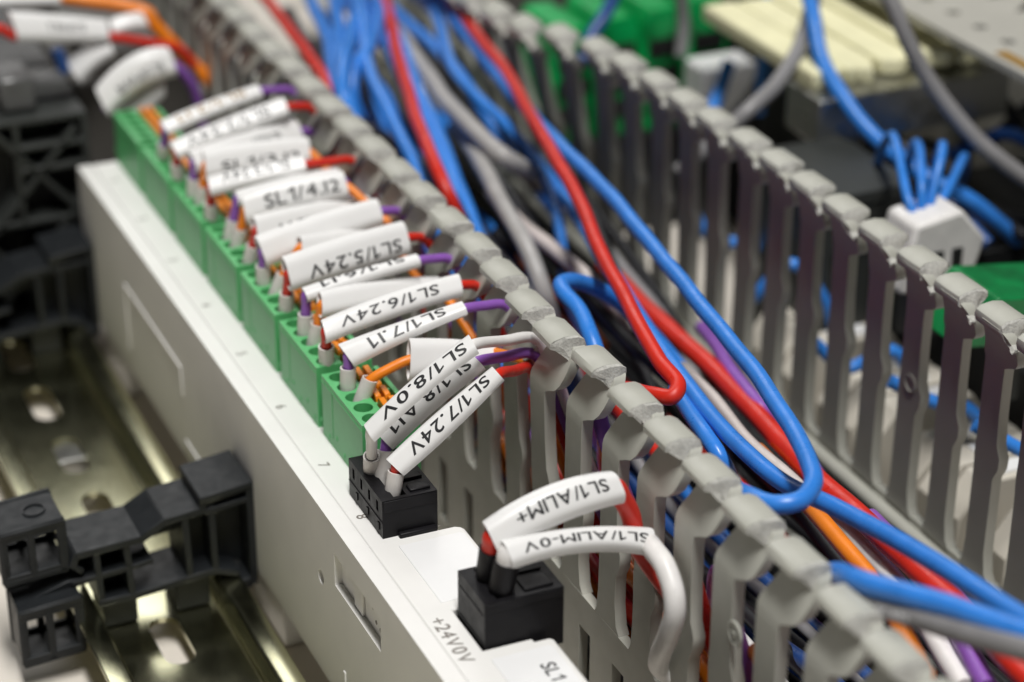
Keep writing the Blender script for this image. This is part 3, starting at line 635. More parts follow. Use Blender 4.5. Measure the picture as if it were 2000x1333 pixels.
# ---------------------------------------------------------------- wires lying in the duct (top layer first)
W = [
 ('w_blue', 1.65, [(118.90, 312.49, 66.00), (113.52, 277.59, 68.00), (102.48, 209.65, 70.00), (96.91, 171.15, 71.00), (94.84, 155.29, 72.00), (91.68, 124.69, 73.00), (86.20, 89.57, 74.00), (80.55, 54.99, 75.00), (76.35, 31.64, 76.00), (70.65, 8.06, 77.00), (66.73, -2.83, 78.00), (63.71, -8.96, 78.00), (59.06, -12.90, 78.00), (55.24, -11.75, 77.50), (53.98, -5.57, 76.00), (57.26, 7.81, 70.00), (65.93, 30.40, 58.00)], 'bright blue wire with a tight loop above the near duct fingers'),
 ('w_red', 1.55, [(113.35, 267.80, 71.00), (107.87, 237.06, 72.00), (101.75, 200.08, 72.00), (92.88, 163.82, 73.00), (86.11, 133.96, 74.00), (77.61, 103.27, 74.50), (71.66, 81.47, 75.00), (67.06, 62.06, 75.00), (64.67, 47.64, 74.00), (63.91, 38.87, 73.00), (61.74, 37.28, 72.00), (59.80, 41.03, 71.00), (59.96, 53.86, 66.00), (67.68, 76.84, 52.00)], 'bright red wire bending sharply back into the near fingers'),
 ('w_blue', 1.62, [(106.07, 196.95, 52.00), (102.63, 178.79, 54.00), (96.00, 148.89, 57.00), (88.03, 119.10, 60.00), (81.70, 89.17, 61.00), (76.35, 60.77, 62.00), (72.94, 39.85, 63.00), (70.65, 22.23, 65.00), (69.72, 7.96, 67.00), (70.72, -5.54, 70.00), (70.09, -26.63, 75.00), (68.17, -46.23, 80.00), (66.63, -63.75, 84.00), (65.62, -82.58, 88.00)], 'long blue wire running the duct and leaving at the right edge'),
 ('w_blue', 1.8, [(57.57, -22.62, 70.00), (52.47, -36.25, 79.00), (50.90, -44.25, 83.00), (52.51, -51.38, 85.00), (56.43, -61.32, 87.00), (59.63, -72.82, 89.00), (63.01, -85.49, 91.00)], 'thick blue wire crossing above the grey wire at lower right'),
 ('w_red', 2.1, [(106.10, 155.30, 40.00), (101.00, 121.31, 44.00), (98.70, 88.17, 46.00), (94.98, 57.68, 48.00), (91.64, 34.23, 50.00), (89.86, 18.51, 52.00), (87.94, 2.54, 54.00), (85.84, -12.81, 56.00), (84.14, -27.47, 58.00), (81.26, -41.60, 60.00), (78.23, -59.21, 62.00)], 'thick red wire running low along the far side of the duct'),
 ('w_orange', 1.6, [(90.31, 53.35, 46.00), (85.54, 29.56, 50.00), (81.10, 14.16, 54.00), (78.09, 1.45, 56.00), (74.67, -13.09, 58.00), (70.14, -28.75, 60.00), (66.41, -42.07, 60.00)], 'orange wire disappearing under the two lower blue wires'),
 ('w_white', 1.9, [(92.66, 45.05, 44.00), (90.67, 26.42, 46.00), (88.68, 8.93, 48.00), (84.99, -8.54, 50.00), (81.55, -23.31, 51.00), (77.08, -38.22, 52.00)], 'white wire running beside the orange one at lower right'),
 ('w_cream', 1.5, [(87.15, 80.61, 52.00), (85.66, 64.59, 53.00), (82.94, 45.08, 54.00), (82.15, 30.01, 55.00), (82.61, 19.43, 54.00)], 'off white wire pressed against the long blue wire'),
 ('w_purple', 1.5, [(111.85, 116.91, 40.00), (106.24, 99.65, 44.00), (99.43, 77.36, 48.00), (97.76, 64.69, 48.00), (103.83, 66.04, 40.00), (105.75, 54.37, 36.00)], 'short purple wire visible under the blue loop'),
 ('w_purple', 1.7, [(95.38, 19.74, 48.00), (92.78, 3.65, 50.00), (89.65, -13.83, 53.00), (87.55, -29.10, 54.00), (85.87, -44.36, 55.00)], 'purple wire hugging the thick red wire at lower right'),
 ('w_purple', 1.8, [(87.90, -8.92, 50.00), (85.68, -19.99, 52.00), (81.85, -31.53, 54.00), (78.73, -42.01, 54.00)], 'purple wire at the bottom right corner under the grey one'),
 ('w_lgrey', 2.2, [(103.14, 288.60, 60.00), (95.71, 250.35, 63.00), (88.86, 212.19, 65.00), (86.10, 186.01, 66.00), (87.42, 172.12, 65.00), (93.23, 173.46, 60.00), (102.40, 185.73, 50.00)], 'thick light grey cable slanting across the back of the duct'),
 ('w_lgrey', 2.0, [(90.62, 209.86, 58.00), (84.10, 179.80, 62.00), (76.82, 150.86, 64.00), (73.54, 132.07, 64.00), (73.63, 125.34, 60.00), (74.14, 120.40, 54.00), (77.68, 122.99, 44.00)], 'light grey cable bending down behind the near fingers'),
 ('w_cream', 1.7, [(91.27, 188.66, 48.00), (86.99, 163.57, 52.00), (85.79, 146.44, 54.00), (86.32, 131.02, 54.00), (89.98, 122.62, 50.00), (94.35, 115.75, 44.00)], 'cream wire crossing behind the light grey cable'),
 ('w_blue', 1.7, [(61.79, 66.47, 64.00), (62.23, 72.16, 68.00), (63.54, 80.89, 70.00), (63.14, 87.30, 71.00), (64.39, 91.22, 71.00), (67.84, 93.63, 70.00), (74.72, 96.88, 66.00), (81.99, 99.26, 60.00), (88.84, 97.93, 52.00), (92.72, 90.78, 46.00)], 'blue wire making a small hairpin beside the near fingers'),
 ('w_blue', 1.6, [(74.77, 59.74, 60.00), (72.24, 49.67, 61.00), (69.26, 36.96, 62.00), (69.50, 31.24, 60.00), (73.63, 32.08, 52.00)], 'blue wire diving behind the near fingers under the red bend'),
 ('w_red', 1.6, [(73.73, 331.91, 66.00), (70.74, 299.29, 67.00), (65.53, 255.88, 69.00), (61.02, 219.58, 70.00), (61.85, 205.71, 66.00), (65.61, 202.07, 58.00)], 'red wire at the upper left behind the far fingers'),
 ('w_red', 1.6, [(110.00, 316.32, 66.00), (101.14, 286.20, 67.00), (85.72, 236.42, 69.00), (74.18, 196.61, 70.00), (66.70, 166.01, 70.00), (65.73, 155.40, 66.00), (68.44, 153.59, 58.00)], 'red wire hanging straight down the back of the duct'),
 ('w_blue', 1.8, [(92.54, 332.19, 62.00), (82.01, 292.84, 66.00), (72.05, 252.16, 70.00), (63.78, 223.39, 71.00), (60.11, 204.60, 66.00), (62.65, 197.92, 56.00)], 'leftmost blue wire of the bunch at the top'),
 ('w_blue', 1.8, [(97.41, 323.28, 64.00), (85.91, 284.64, 68.00), (72.86, 245.60, 72.00), (64.05, 220.32, 72.00), (60.71, 202.47, 68.00), (64.41, 195.42, 58.00)], 'second blue wire from left in the bunch at the top'),
 ('w_blue', 1.8, [(105.89, 318.09, 66.00), (91.23, 280.61, 70.00), (76.08, 245.44, 73.00), (63.84, 218.46, 74.00), (60.49, 208.19, 70.00), (62.81, 205.17, 60.00)], 'third blue wire of the bunch at the top'),
 ('w_blue', 1.8, [(115.11, 327.86, 62.00), (100.89, 289.60, 66.00), (86.63, 254.72, 70.00), (76.54, 235.46, 72.00), (72.02, 230.95, 70.00), (69.15, 225.56, 64.00), (72.14, 225.05, 54.00)], 'rightmost blue wire of the bunch at the top'),
 ('w_blue', 1.7, [(108.64, 311.07, 60.00), (104.08, 281.00, 63.00), (100.90, 248.58, 65.00), (99.75, 226.51, 64.00), (101.24, 214.96, 58.00), (103.33, 203.46, 50.00)], 'blue wire slanting beside the hanging red wire'),
 ('w_blue', 1.7, [(85.90, 271.38, 56.00), (83.34, 244.96, 58.00), (80.29, 225.98, 58.00), (78.49, 210.94, 54.00), (82.74, 204.58, 46.00)], 'blue wire under the hanging red wire'),
 ('w_blue', 1.6, [(101.69, 273.61, 50.00), (94.65, 240.80, 52.00), (97.15, 229.19, 50.00), (102.12, 223.82, 44.00)], 'short blue wire under the thick grey cable'),
 ('w_blue', 1.6, [(81.14, 254.94, 52.00), (76.51, 225.38, 56.00), (74.91, 201.69, 58.00), (75.71, 186.99, 56.00), (80.66, 181.29, 50.00), (86.22, 177.00, 44.00)], 'blue wire emerging below the hanging red wire'),
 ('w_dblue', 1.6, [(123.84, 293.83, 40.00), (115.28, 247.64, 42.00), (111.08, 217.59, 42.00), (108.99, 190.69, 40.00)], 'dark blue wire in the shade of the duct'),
 ('w_orange', 1.5, [(90.71, 174.85, 40.00), (86.18, 149.93, 44.00), (88.13, 137.18, 42.00), (90.75, 123.53, 36.00)], 'orange wire below the cream wire'),
 ('w_red', 1.7, [(82.91, 145.49, 38.00), (78.22, 113.42, 42.00), (76.04, 88.65, 42.00), (76.64, 66.28, 40.00)], 'dark red wire in the shade under the hairpin'),
 ('w_grey', 1.7, [(88.86, 336.89, 50.00), (80.09, 284.45, 54.00), (76.70, 242.87, 54.00), (75.97, 215.30, 50.00), (77.73, 195.76, 42.00)], 'grey wire below the blue bunch'),
]
for m_, r_, pts, lab in W: wire('wire', pts, r_, m_, lab, 'loose wires in the duct', 8, 14)
g = wire('wire', [(53.63, -34.98, 74.00), (51.04, -45.88, 80.00), (52.92, -52.57, 82.00), (55.46, -60.62, 84.00), (57.16, -68.16, 86.00), (58.72, -75.51, 88.00), (61.16, -87.96, 91.00)], 1.95, 'w_grey', 'grey wire with pale print below the blue wires at lower right', 'loose wires in the duct', 8, 16)
a, e = V((47.02, -54.86, 84.60)), V((48.29, -60.82, 86.40))
lettering('SCAIN', a, e-a, (0.35, 0.55, 0.75), 1.5, 'emboss', g, bold=0.0, length=(e-a).length)
for k in range(7):
    x0 = 92+random.uniform(-12, 14); z0 = random.uniform(56, 70)
    wire('wire', [(x0+14, 330, z0-4), (x0+6, 270, z0+4), (x0-4+random.uniform(-5, 5), 225, z0+random.uniform(-2, 5)), (x0-12+random.uniform(-8, 8), 175, z0-6), (x0-18+random.uniform(-8, 10), 130, z0-18), (x0-22, 80, z0-30), (x0-20, 20, z0-36)], random.uniform(1.4, 1.75), 'w_blue', 'thin blue wire in the tangle at the top of the duct', 'thin blue wires in the tangle', 8, 10)
for k in range(4):
    x0 = 70+k*7; z0 = random.uniform(30, 42)
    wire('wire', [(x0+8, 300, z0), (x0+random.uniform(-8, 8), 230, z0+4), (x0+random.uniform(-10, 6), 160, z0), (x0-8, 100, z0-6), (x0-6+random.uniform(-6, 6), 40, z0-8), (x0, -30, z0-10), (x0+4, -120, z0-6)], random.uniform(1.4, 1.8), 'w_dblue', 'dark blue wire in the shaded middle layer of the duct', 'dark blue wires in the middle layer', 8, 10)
for k in range(9):  # the black ones are added to make dark gaps between the wires
    x0 = 66+k*6+random.uniform(-3, 3); z0 = random.uniform(38, 52); dark = k % 3
    wire('wire', [(x0+14, 320, z0+4), (x0+random.uniform(-8, 8), 240, z0+8), (x0+random.uniform(-10, 8), 180, z0+5), (x0+random.uniform(-10, 8), 120, z0-3), (x0-4+random.uniform(-6, 6), 60, z0-12), (x0, 0, z0-18), (x0+4, -120, z0-20)], random.uniform(1.3, 1.7), 'w_black' if dark else 'w_grey', 'black wire added to darken the gaps of the duct tangle' if dark else 'thin grey wire in the upper layer of the duct tangle', 'black wires darkening the tangle' if dark else 'thin grey wires in the tangle', 8, 10)
# deep layer: black wires, many packed in to darken the duct bottom
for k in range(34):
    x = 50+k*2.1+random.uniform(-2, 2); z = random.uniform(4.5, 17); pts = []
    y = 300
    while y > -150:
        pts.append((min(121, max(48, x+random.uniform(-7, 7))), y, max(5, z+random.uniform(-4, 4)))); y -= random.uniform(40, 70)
    wire('wire', pts, random.uniform(1.4, 1.9), 'w_black', 'black wire lying deep in the duct, packed in to darken its bottom', 'black wires deep in the duct', 6, 8)
for k, (m_, lab) in enumerate([('w_red', 'red wire deep in the duct bottom beside the near wall'), ('w_purple', 'purple wire deep in the duct bottom'), ('w_orange', 'orange wire deep in the duct bottom behind the near fingers'), ('w_white', 'white wire deep in the duct bottom'), ('w_dblue', 'dark blue wire deep in the duct bottom'), ('w_red', 'second red wire deep in the duct bottom, towards the far wall')]):
    x = (52, 60, 50, 66, 72, 92)[k]; z = (34, 36, 44, 30, 34, 30)[k]
    pts = [(x+random.uniform(-2.5, 2.5), y, z+random.uniform(-5, 5)) for y in range(290, -150, -44)]
    wire('wire', pts, 1.6, m_, lab, 'coloured wires deep in the duct', 6, 10)
# drops seen through the near slots
for k, (px, m_, lab) in enumerate([((49, 40, 74), 'w_purple', 'purple drop wire behind the near fingers beside the nearest plug'), ((49.5, 36, 66), 'w_orange', 'orange drop wire behind the near fingers below the purple one'), ((50, 4, 60), 'w_red', 'red drop wire behind the fingers near the ALIM markers'),
        ((50, -8, 62), 'w_purple', 'purple drop wire behind the fingers near the ALIM markers'), ((49, -24, 56), 'w_orange', 'orange drop wire behind the finger with the round button'), ((49, -38, 52), 'w_orange', 'orange drop wire behind the next finger after the button'), ((49.5, 70, 70), 'w_orange', 'orange drop wire behind the fingers at the seventh plug')]):
    x, y, z = px
    wire('wire', [(x+12, y+26, z-26), (x+5, y+14, z-9), (x+.8, y+5, z-2.5), (x, y, z-7), (x+.8, y-9, z-18), (x+3, y-22, z-30), (x+8, y-60, z-36)], 1.5, m_, lab, 'drop wires behind the near fingers', 8, 12)

# ---------------------------------------------------------------- end clamp on the rail
def end_clamp(loc, label):
    """profile in x (across the rail) and z, front face at y=0, 13.5 deep; a web at mid depth with ribs standing on it"""
    root = empty('end_clamp', loc, label, 'end clamp', 'black plastic end clamps on the rail')
    lx, ly, lz = loc
    mb = MB(); D = 13.5; cnt = [0]
    def wallseg(a, b, t=1.0, d0=0.0, d1=D):
        t *= 1.25; cnt[0] += 1; d0 += cnt[0]*.023; d1 -= cnt[0]*.019; a, b = Vector(a), Vector(b); d = (b-a).normalized(); n = Vector((-d.y, d.x))*t/2
        a2, b2 = a-d*t*.3, b+d*t*.3
        mb.prism([tuple(a2-n), tuple(b2-n), tuple(b2+n), tuple(a2+n)], d0, d1, 'y')
    top = [(-37.2,21.0),(-24.2,21.6),(-19.2,24.4),(-11.2,25.2)]
    for a, b in zip(top, top[1:]): wallseg(a, b, 1.3)
    wallseg((-11.2,25.2), (-11.2,27.0), 1.2); wallseg((-11.4,27.2), (-1.4,28.6), 1.4)     # cap
    wallseg((-1.2,28.8), (-1.2,5.6), 1.2); wallseg((-10.6,24.6), (-1.4,25.6), 1.0)
    bot = [(-33.4,8.6),(-26.0,8.6),(-16.0,9.6),(-9.4,10.2)]
    for a, b in zip(bot, bot[1:]): wallseg(a, b, 1.2)
    wallseg((-9.4,10.2), (-4.6,8.6), 1.0); wallseg((-6.4,5.6), (-1.2,6.2), 1.2)
    for a, b in (((-33.6,21.2),(-33.2,8.8)), ((-27.4,21.6),(-26.8,8.6)), ((-15.0,24.8),(-14.6,9.8)), ((-9.4,25.4),(-9.2,10.2))): wallseg(a, b, 1.1)
    wallseg((-38.6,14.4), (-27.0,15.4), 1.0); wallseg((-27.0,15.2), (-22.5,15.8), 0.9)
    wallseg((-37.4,20.8), (-38.4,18.6), 1.2); wallseg((-38.4,18.6), (-36.8,17.0), 1.0)
    frame = mb.build('frame', 'clamp', root, loc=loc, bevel=0.18)
    for v in frame.data.vertices: pass
    # webs that close the pockets at mid depth, one per pocket so the round gap stays open
    wb = MB()
    for poly in ([(-37.4,20.4),(-38.2,18.4),(-38.0,14.8),(-33.2,15.2),(-33.6,20.8)], [(-33.6,20.8),(-33.2,9.0),(-26.9,9.0),(-27.4,21.2)],
                 [(-14.9,24.4),(-14.6,10.0),(-9.2,10.4),(-9.4,25.0)], [(-9.4,25.0),(-9.2,10.4),(-4.6,8.8),(-1.4,7),(-1.4,25.4)], [(-27.0,21.3),(-24.3,21.3),(-19.3,24.0),(-15,24.6),(-14.8,18.4),(-27,17.2)]):
        wb.prism(poly[::-1] if sum((poly[i][0]*poly[(i+1) % len(poly)][1]-poly[(i+1) % len(poly)][0]*poly[i][1]) for i in range(len(poly))) < 0 else poly, 6.5, 7.5, 'y')
    wb.build('web', 'clamp', root, loc=loc)
    cp = MB().prism([(-11.8,27.2),(-0.9,28.6),(-0.9,30.0),(-12.0,28.6)], -0.4, D+.6, 'y'); cp.build('cap', 'clamp', root, loc=loc, bevel=0.25)
    # two open cage levers on the left
    def cage(x0, x1, z0, z1, zt0, zt1, d0, d1, nm):
        m2 = MB()
        def bar(a, b, t, y0, y1):
            cnt[0] += 1; y0 += (cnt[0] % 11)*.03; y1 -= (cnt[0] % 11)*.02
            a, b = Vector(a), Vector(b); d = (b-a).normalized(); n = Vector((-d.y, d.x))*t/2
            m2.prism([tuple(a-n-d*t*.3), tuple(b-n+d*t*.3), tuple(b+n+d*t*.3), tuple(a+n-d*t*.3)], y0, y1, 'y')
        xm = x0+(x1-x0)*.47
        for y0, y1 in ((d0, d0+1.3), (d1-1.3, d1)):
            bar((x0, z0), (x0, zt0), 1.8, y0, y1); bar((x1, z0+.8), (x1, zt1), 1.9, y0, y1); bar((xm, z0), (xm, (zt0+zt1)/2), 1.5, y0, y1)
            bar((x0, z0), (x1, z0+.8), 2.2, y0, y1); bar((x0, zt0), (x1, zt1), 2.6, y0, y1)
        m2.prism([(x0-.6, zt0), (x1+.6, zt1), (x1+.6, zt1+1.0), (x0-.6, zt0+1.0)], d0-.2, d1+.2, 'y')
        m2.prism([(x0-.5, z0-.6), (x1+.5, z0+.2), (x1+.5, z0+1.0), (x0-.5, z0+.2)], d0, d1, 'y')
        m2.prism([(x0-.6, z0), (x0+.3, z0), (x0+.3, zt0), (x0-.6, zt0)], d0+.1, d1-.1, 'y')
        return m2.build(nm, 'clamp', root, loc=loc, bevel=0.2)
    cage(-51.5, -39.8, 17.6, 18, 27.6, 28.6, 1, 14, 'lever')
    cage(-50.0, -38.6, 0.6, 0, 11.6, 12.6, -3, 8, 'lever')
    b2 = MB(); b2.prism([(-49.0,12.2),(-40.0,15.0),(-33.4,15.6),(-33.4,14.2),(-38.4,13.2),(-48.6,10.8)], 1, 9, 'y'); b2.build('spring_arm', 'clamp', root, loc=loc, bevel=0.2)
    MB().prism([(-32.6,1.4),(-25.6,1.4),(-25.6,8.6),(-32.6,8.6)], 2.5, 12.2, 'y').build('reflection_stop', 'clamp', root, loc=loc, bevel=0.2)  # added block under the clamp, keeps bright reflections off the rail floor
    MB().prism([(-17.4,1.4),(-10.2,1.4),(-10.2,10.0),(-17.4,9.4)], 2.5, 12.2, 'y').build('reflection_stop', 'clamp', root, loc=loc, bevel=0.2)  # its twin, also added to block the reflection
    MB().prism([(-7.0,3.0),(-1.4,4.4),(-1.4,5.8),(-7.0,4.6)], 0.5, 12, 'y').build('foot', 'clamp', root, loc=loc, bevel=0.2)
    MB().lathe((-43.8, 7.0, 29.3), (-.08, 0, 1), [(2.3, 0), (2.3, .35), (2.0, .35), (2.0, .1)], n=24, cap=False).build('moulded_ring', 'clamp', root, loc=loc)
    return root
end_clamp((0.4, 99.5, 5.6), 'charcoal plastic end clamp with open cage levers on the rail, in the foreground')
end_clamp((0.4, 226.0, 5.4), 'blurred dark end clamp further up the rail beside the lattice block')

# ---------------------------------------------------------------- dark lattice block behind the far clamp
lb = empty('relay_block', (-22, 250, 9), 'blurred black block with a lattice face on the rail at upper left', 'relay block')
MB().box(-66, 5, 252, 330, 9.5, 64).build('body', 'dark', lb, bevel=0.8)
def strut(a, b, t, nm='lattice_bar'):
    a, b = Vector(a), Vector(b); d = (b-a).normalized(); n = Vector((-d.y, d.x))*t/2
    MB().prism([tuple(a-n), tuple(b-n), tuple(b+n), tuple(a+n)], 243.5, 252.5, 'y').build(nm, 'dgrey', lb, bevel=0.3)
for q in (((-66,63),(5,63)), ((-66,12),(5,12)), ((-66,12),(-66,63)), ((4.3,12),(4.3,63)), ((-62,22),(-30,63)), ((-62,44),(-36,12)), ((-46,63),(-8,12)), ((-40,12),(2,60)), ((-22,12),(4,42)), ((-20,63),(4,34)), ((-13,36),(-13,63)), ((-44,12),(-44,63)), ((-66,36),(4,36)), ((-13,50),(4,50)), ((-13,56),(4,56))):
    strut(q[0], q[1], 1.5)
MB().prism([(-66,64.2),(5,64.2),(3,69),(-20,71),(-60,69)], 254, 320, 'y').build('top_cover', 'clear', lb, bevel=1.0)
MB().box(-30, -20, 248, 262, 64.3, 73).build('clear_terminal', 'clear', lb, bevel=1.0)
MB().box(-15, -6, 248, 262, 64.3, 73).build('clear_terminal', 'clear', lb, bevel=1.0)

# ---------------------------------------------------------------- markers and wires at the upper left
t1 = Sleeve((-8.05, 264.00, 85.12), (16.40, 264.00, 79.68), (15.98, 260.40, 74.58), (-6.99, 260.40, 77.78), arch=(.2,.0), bulge=1.62)
sleeve(t1, 'SL1/PWR.2', 'blurred white sleeve at the upper left corner on a red wire', u=(.75,.36), v=.3)
wire('wire', [(-15.89, 262.00, 81.72), (-10.78, 262.00, 81.56), (-7.16, 262.00, 78.91), (4.57, 262.00, 78.92), (16.89, 262.00, 75.59), (26.77, 262.00, 72.56), (35.04, 262.00, 69.74), (38.57, 262.00, 64.46)], 1.25, 'w_red', 'blurred red wire through the upper left marker')
t2 = Sleeve((7.33, 242.00, 69.99), (26.08, 242.00, 78.05), (27.21, 238.40, 71.26), (9.49, 238.40, 63.35), arch=(3.0,2.0), bulge=1.90)
sleeve(t2, 'SL1/PWR', 'blurred curved white sleeve standing above the farthest green plug', u=(.85,.2), v=.28, lower=.3)
t2b = Sleeve((11.09, 244.00, 62.89), (25.43, 244.00, 69.63), (24.38, 240.40, 65.56), (18.32, 240.40, 58.26), arch=(2.0,1.0), bulge=1.62)
sleeve(t2b, None, 'blurred white sleeve leaning under the curved one at the farthest plug')
wire('wire', [(9.08, 241.00, 64.26), (16.49, 240.00, 70.94), (25.90, 240.00, 74.29), (31.5, 240.5, 68), (34, 242, 56), (35, 244, 44)], 1.3, 'w_purple', 'purple wire through the blurred curved marker')
t3 = Sleeve((5.61, 264.00, 69.91), (16.01, 264.00, 74.66), (17.43, 260.40, 70.80), (8.24, 260.40, 64.52), arch=(1.0,1.0), bulge=1.62)
sleeve(t3, None, 'blurred white sleeve between the lattice block and the curved marker')
t4 = Sleeve((-12.97, 287.00, 83.36), (13.57, 287.00, 79.63), (12.55, 283.40, 78.34), (-14.03, 283.40, 80.47), arch=(.0,.0), bulge=1.62)
sleeve(t4, None, 'blurred white sleeve cut by the top left edge')
t5 = Sleeve((19.71, 274.00, 75.83), (27.72, 274.00, 76.85), (29.19, 270.40, 73.16), (20.25, 270.40, 72.43), arch=(.5,.5), bulge=1.62)
sleeve(t5, None, 'blurred white sleeve under the orange wire at upper left')
wire('wire', [(10.37, 285.00, 79.95), (17.66, 282.00, 78.51), (26.10, 278.00, 77.23), (30.67, 275.00, 75.72), (31.62, 274.00, 73.52), (50, 268, 50)], 1.9, 'w_orange', 'blurred orange wire at the upper left corner')
wire('wire', [(2.86, 262.00, 74.39), (3.67, 262.00, 71.54), (4.29, 262.00, 68.01)], 1.6, 'w_dblue', 'short blue wire above the lattice block')

# ---------------------------------------------------------------- beyond the duct
def terminal(y, label):
    root = empty('terminal_block', (150, y, 0), label, 'terminal block', 'beige terminal blocks behind the duct')
    MB().prism([(140,0.3),(172,0.3),(172,18),(166,26),(146,26),(140,18)], y, y+7.4, 'y').build('housing', 'terminal', root, bevel=0.4)
    MB().box(151, 161, y+1.5, y+5.8, 25.9, 26.6).build('marker_strip', 'pad', root)
    return root
for k in range(15):
    if k % 4 == 3: continue
    terminal(18+k*8.6, 'beige terminal block glimpsed through the slots of the far duct wall')
for k in range(5):
    y = 34+k*31; wire('wire', [(156+k % 3, y, 22), (150, y+1, 36), (140+k % 2*3, y+4, 44-(k % 3)*6), (133.5, y+8, 48-(k % 4)*5)], 1.5, 'w_blue', 'blue wire glimpsed through the slots of the far duct wall', 'blue wires behind the far wall', 7, 10)
def device(name, x0, x1, y0, y1, z0, z1, m_, label, cat, parts=(), bevel=0.8):
    root = empty(name, ((x0+x1)/2, (y0+y1)/2, z0), label, cat)
    MB().box(x0, x1, y0, y1, z0, z1).build('housing', m_, root, bevel=bevel)
    for nm, b_, mm in parts: MB().box(*b_).build(nm, mm, root, bevel=0.3)
    return root
device('relay', 150, 173, 128, 160, 0.3, 58, 'dgrey', 'dark grey relay box just beyond the far duct wall', 'relay', [('lid', (149.4, 173.6, 127.4, 160.6, 57.8, 61), 'dgrey'), ('label_strip', (152, 171, 127.2, 127.6, 46, 49), 'clear')])
device('dark_filler', 178, 262, 120, 178, 0.3, 34, 'dark', 'black box added to darken the space behind the blue arching wire', 'dark_filler', [('cover', (184, 256, 126, 172, 34, 40), 'dark')])  # made-up black box; its colour stands in for the dark background
device('dark_filler', 178, 290, 40, 112, 0.3, 30, 'dark', 'black box added to darken the ground under the white plug', 'dark_filler', [('cover', (184, 284, 46, 106, 30, 36), 'dark')])  # second made-up box, black in place of shade
device('grey_filler', 8, 41, 268, 560, 0.3, 62, 'midgrey', 'grey block added to darken the gap behind the farthest green plug', 'filler block', [('ridge', (14, 34, 272, 550, 62, 68), 'midgrey')])  # added filler: hides the bright panel with a dark grey block
device('dark_backdrop', 192, 330, 240, 420, 0.3, 78, 'dark', 'large black box added to darken the upper background', 'power supply', [('front_plate', (196, 326, 238.5, 240.2, 6, 72), 'dgrey')])  # made-up dark backdrop, black where the background lies in shade
device('relay', 134, 188, 268, 330, 0.3, 34, 'dark', 'black relay base beneath the green plugs at the top', 'relay', [('rim', (134, 196, 250, 268.2, 0.3, 30), 'dark')])
# green plugs at the top edge
for k in range(4):
    x0 = 137+k*14
    root = empty('green_connector', (x0+6, 262, 34), 'blurred bright green connector at the top edge, %s from the left' % ORD[k], 'connector', 'bright green connectors at the top edge')
    MB().prism([(x0,30),(x0+12.6,30),(x0+12.6,60+k),(x0+10,64+k),(x0+2,64+k),(x0,60+k)], 252, 276, 'y').build('housing', 'pcb', root, bevel=0.6)
    for q in range(3): MB().box(x0+1.6, x0+11, 251.0, 252.2, 36+q*8, 41+q*8).build('port', 'cavity', root)
tg = empty('white_tag', (181, 236, 0.3), 'blurred white tag standing beyond the far duct wall', 'tag')
MB().box(173, 190, 232, 243, 38, 54).build('plate', 'pad', tg, bevel=0.8); MB().box(178, 184, 236, 240, 0.3, 38).build('stem', 'dgrey', tg)
# cream ribbed strip on a steel bar
cr = empty('ribbed_strip', (194, 195, 70), 'cream ribbed foam strip on a steel bar at the top', 'foam strip')
for k in range(5):
    rr = random.Random(90+k); x = 168+k*10.2; z = 76+rr.uniform(-.8, .8); fr = [167+rr.uniform(-3, 3) for _ in range(5)]
    pl = [(x+.2, 225), (x+.2, fr[0]+2)]+[(x+1.6+q*2.2, fr[q]) for q in range(1, 4)]+[(x+9.8, fr[4]+2), (x+9.8, 225)]
    MB().prism(pl, z-4.5, z, 'z').build('rib', 'cream', cr, bevel=0.9)
sb_ = empty('steel_bar', (194, 168, 0), 'dull steel bar under the cream ribbed strip', 'bar')
MB().box(166, 222, 160, 176, 59, 71.0).build('bar', 'steel', sb_, bevel=0.6); MB().box(176, 181, 166, 172, 0.3, 59).build('post', 'steel', sb_); MB().box(212, 217, 166, 172, 0.3, 59).build('post', 'steel', sb_)
# perforated grey channel at the top right
ch = empty('perforated_channel', (215, 150, 60), 'grey painted perforated channel with round holes at upper right', 'channel')
mb = MB(); top = lambda a, c, d: (a, c, 84-d)
for k in range(16): mb.hole(top, 201, 241, 70+k*12, 82+k*12, circ(211, 76+k*12, 1.9, 16), 1.4, bottom=False)
mb.build('web', 'paint_grey', ch)
MB().box(201, 202.2, 70, 262, 82, 83.95).build('side', 'paint_grey', ch); MB().box(239.6, 241, 70, 262, 0.3, 83.95).build('side', 'paint_grey', ch)
MB().box(203.0, 206.2, 118, 142, 84.02, 84.5).build('brown_strip', 'brown', ch, bevel=0.2)
# white plug with blue leads
wp = empty('white_plug', (160, 100, 30), 'white plug with blue leads beyond the far duct wall', 'plug')
mb = MB(); mb.prism([(150,50),(168,46),(172,60),(165,68),(153,66)], 96, 108, 'y'); mb.build('housing', 'w_white', wp, bevel=1.0)
MB().box(156, 163, 99, 105, 36.2, 51).build('stem', 'dgrey', wp)
for k in range(3): MB().box(153+k*5, 155.5+k*5, 95.4, 96.2, 54, 59).build('port', 'cavity', wp)
for k, (px, py) in enumerate(((1772,385), (1800,345), (1838,300), (1856,360))):
    wire('wire', [(154+k*4, 102, 64), V((159.58, 104.00, 64.61)).lerp(V((154+k*4, 102, 66)), .6), (((156.71, 106.00, 68.67), (160.23, 106.00, 71.17), (167.51, 110.00, 75.89), (168.71, 108.00, 67.47))[k]), (166+k*7, 128, 74-k*3), (176+k*9, 150, 48), (182+k*9, 158, 38)], 1.15, 'w_blue', 'blue lead standing on the white plug, %s from the left' % ORD[k], 'blue leads of the white plug', 6, 10)
gb = empty('circuit_board', (150, 62, 40), 'bright green circuit board edge at the right border', 'circuit board')
MB().prism([(141,55),(200,48),(200,58),(150,65)], 60, 78, 'y').build('board', 'pcb_dark', gb, bevel=0.5)
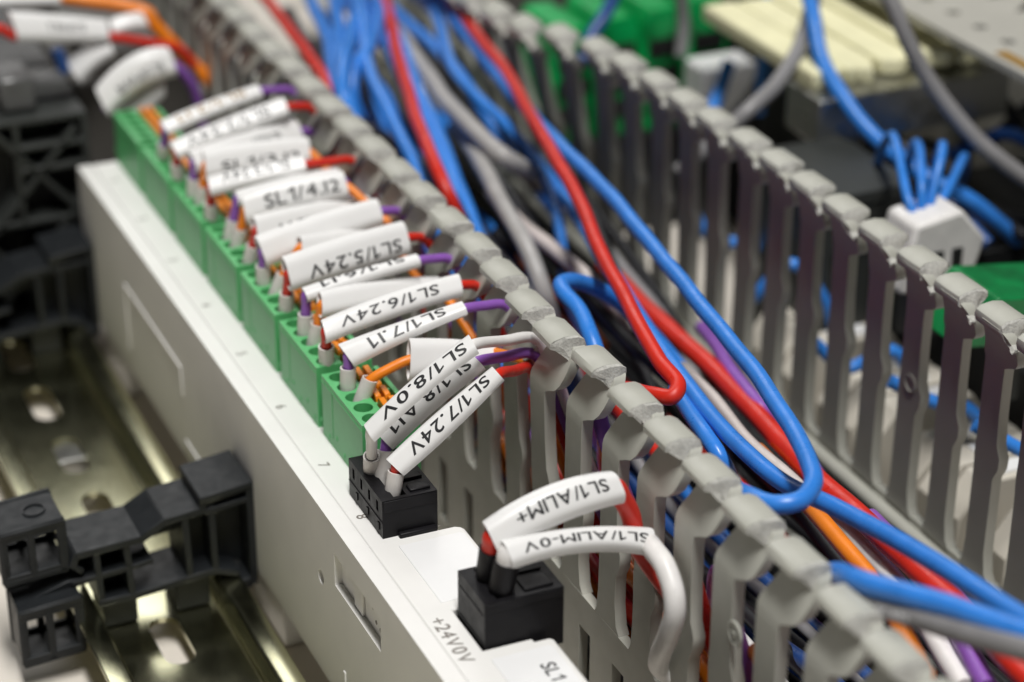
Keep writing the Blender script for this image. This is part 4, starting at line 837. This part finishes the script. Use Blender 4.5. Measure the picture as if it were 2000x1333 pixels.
MB().box(172, 182, 64, 74, 55, 66).build('chip', 'dark', gb)
for xx in (158, 190): MB().box(xx, xx+4, 66, 70, 36, 54).build('standoff', 'dgrey', gb)
BW = [
 ('w_blue', 2.0, [(178.52, 190.00, 90.18), (174.97, 180.00, 84.32), (173.06, 172.00, 77.80), (173.13, 160.00, 70.50), (175.49, 150.00, 64.37), (178.98, 140.00, 60.20), (184.25, 132.00, 56.81), (190.72, 128.00, 52.89), (203.99, 126.00, 41.25)], 'blue wire arching down in the upper right background'),
 ('w_grey', 2.0, [(188.39, 200.00, 87.31), (180.15, 190.00, 81.85), (171.33, 180.00, 77.44), (159.29, 170.00, 73.12), (150.20, 165.00, 70.23), (144.74, 165.00, 66.42), (132, 168, 55)], 'grey wire curving from the top into the far duct wall'),
 ('w_grey', 2.0, [(173.46, 150.00, 103.98), (175.64, 146.00, 98.65), (178.13, 142.00, 90.12), (182.87, 138.00, 80.57), (188.46, 132.00, 71.49), (195.34, 126.00, 64.13), (208.45, 120.00, 54.35)], 'grey wire sweeping to the right border'),
 ('w_blue', 1.9, [(177.89, 226.00, 57.88), (174.71, 224.00, 52.40), (170.38, 220.00, 48.54), (165.47, 215.00, 45.93)], 'blue wire beside the white tag'),
 ('w_blue', 1.9, [(191.11, 230.00, 73.77), (188.91, 226.00, 62.20), (186.22, 222.00, 53.61), (181.70, 216.00, 46.01)], 'blue wire in the dark gap right of the white tag'),
 ('w_black', 2.2, [(201.93, 232.00, 73.22), (193.98, 228.00, 60.85), (184.79, 222.00, 50.86), (173.91, 216.00, 44.26)], 'black cable in the dark gap right of the white tag'),
 ('w_dblue', 1.9, [(150.92, 240.00, 78.83), (145.55, 238.00, 71.56), (140.88, 236.00, 67.08), (136.80, 232.00, 61.77)], 'dark blue wire in front of the green connectors'),
 ('w_grey', 1.8, [(171.79, 244.00, 73.51), (172.86, 244.00, 63.08), (171.51, 242.00, 54.99)], 'thin grey wire hanging in front of the green connectors'),
]
for k in range(7):  # extra dark cables put in to darken the background
    x = 178+k*11; wire('wire', [(x, 182, 40), (x-4+k % 3*5, 170, 62-k % 4*6), (x+6, 150, 58-k % 3*8), (x+14, 122, 44)], 1.7, 'w_black' if k % 3 else 'w_dblue', 'dark cable added to darken the space behind the blue arching wire', 'dark cables in the background', 7, 10)
for m_, r_, pts, lab in BW: wire('wire', pts, r_, m_, lab, 'loose wires in the background', 8, 12)
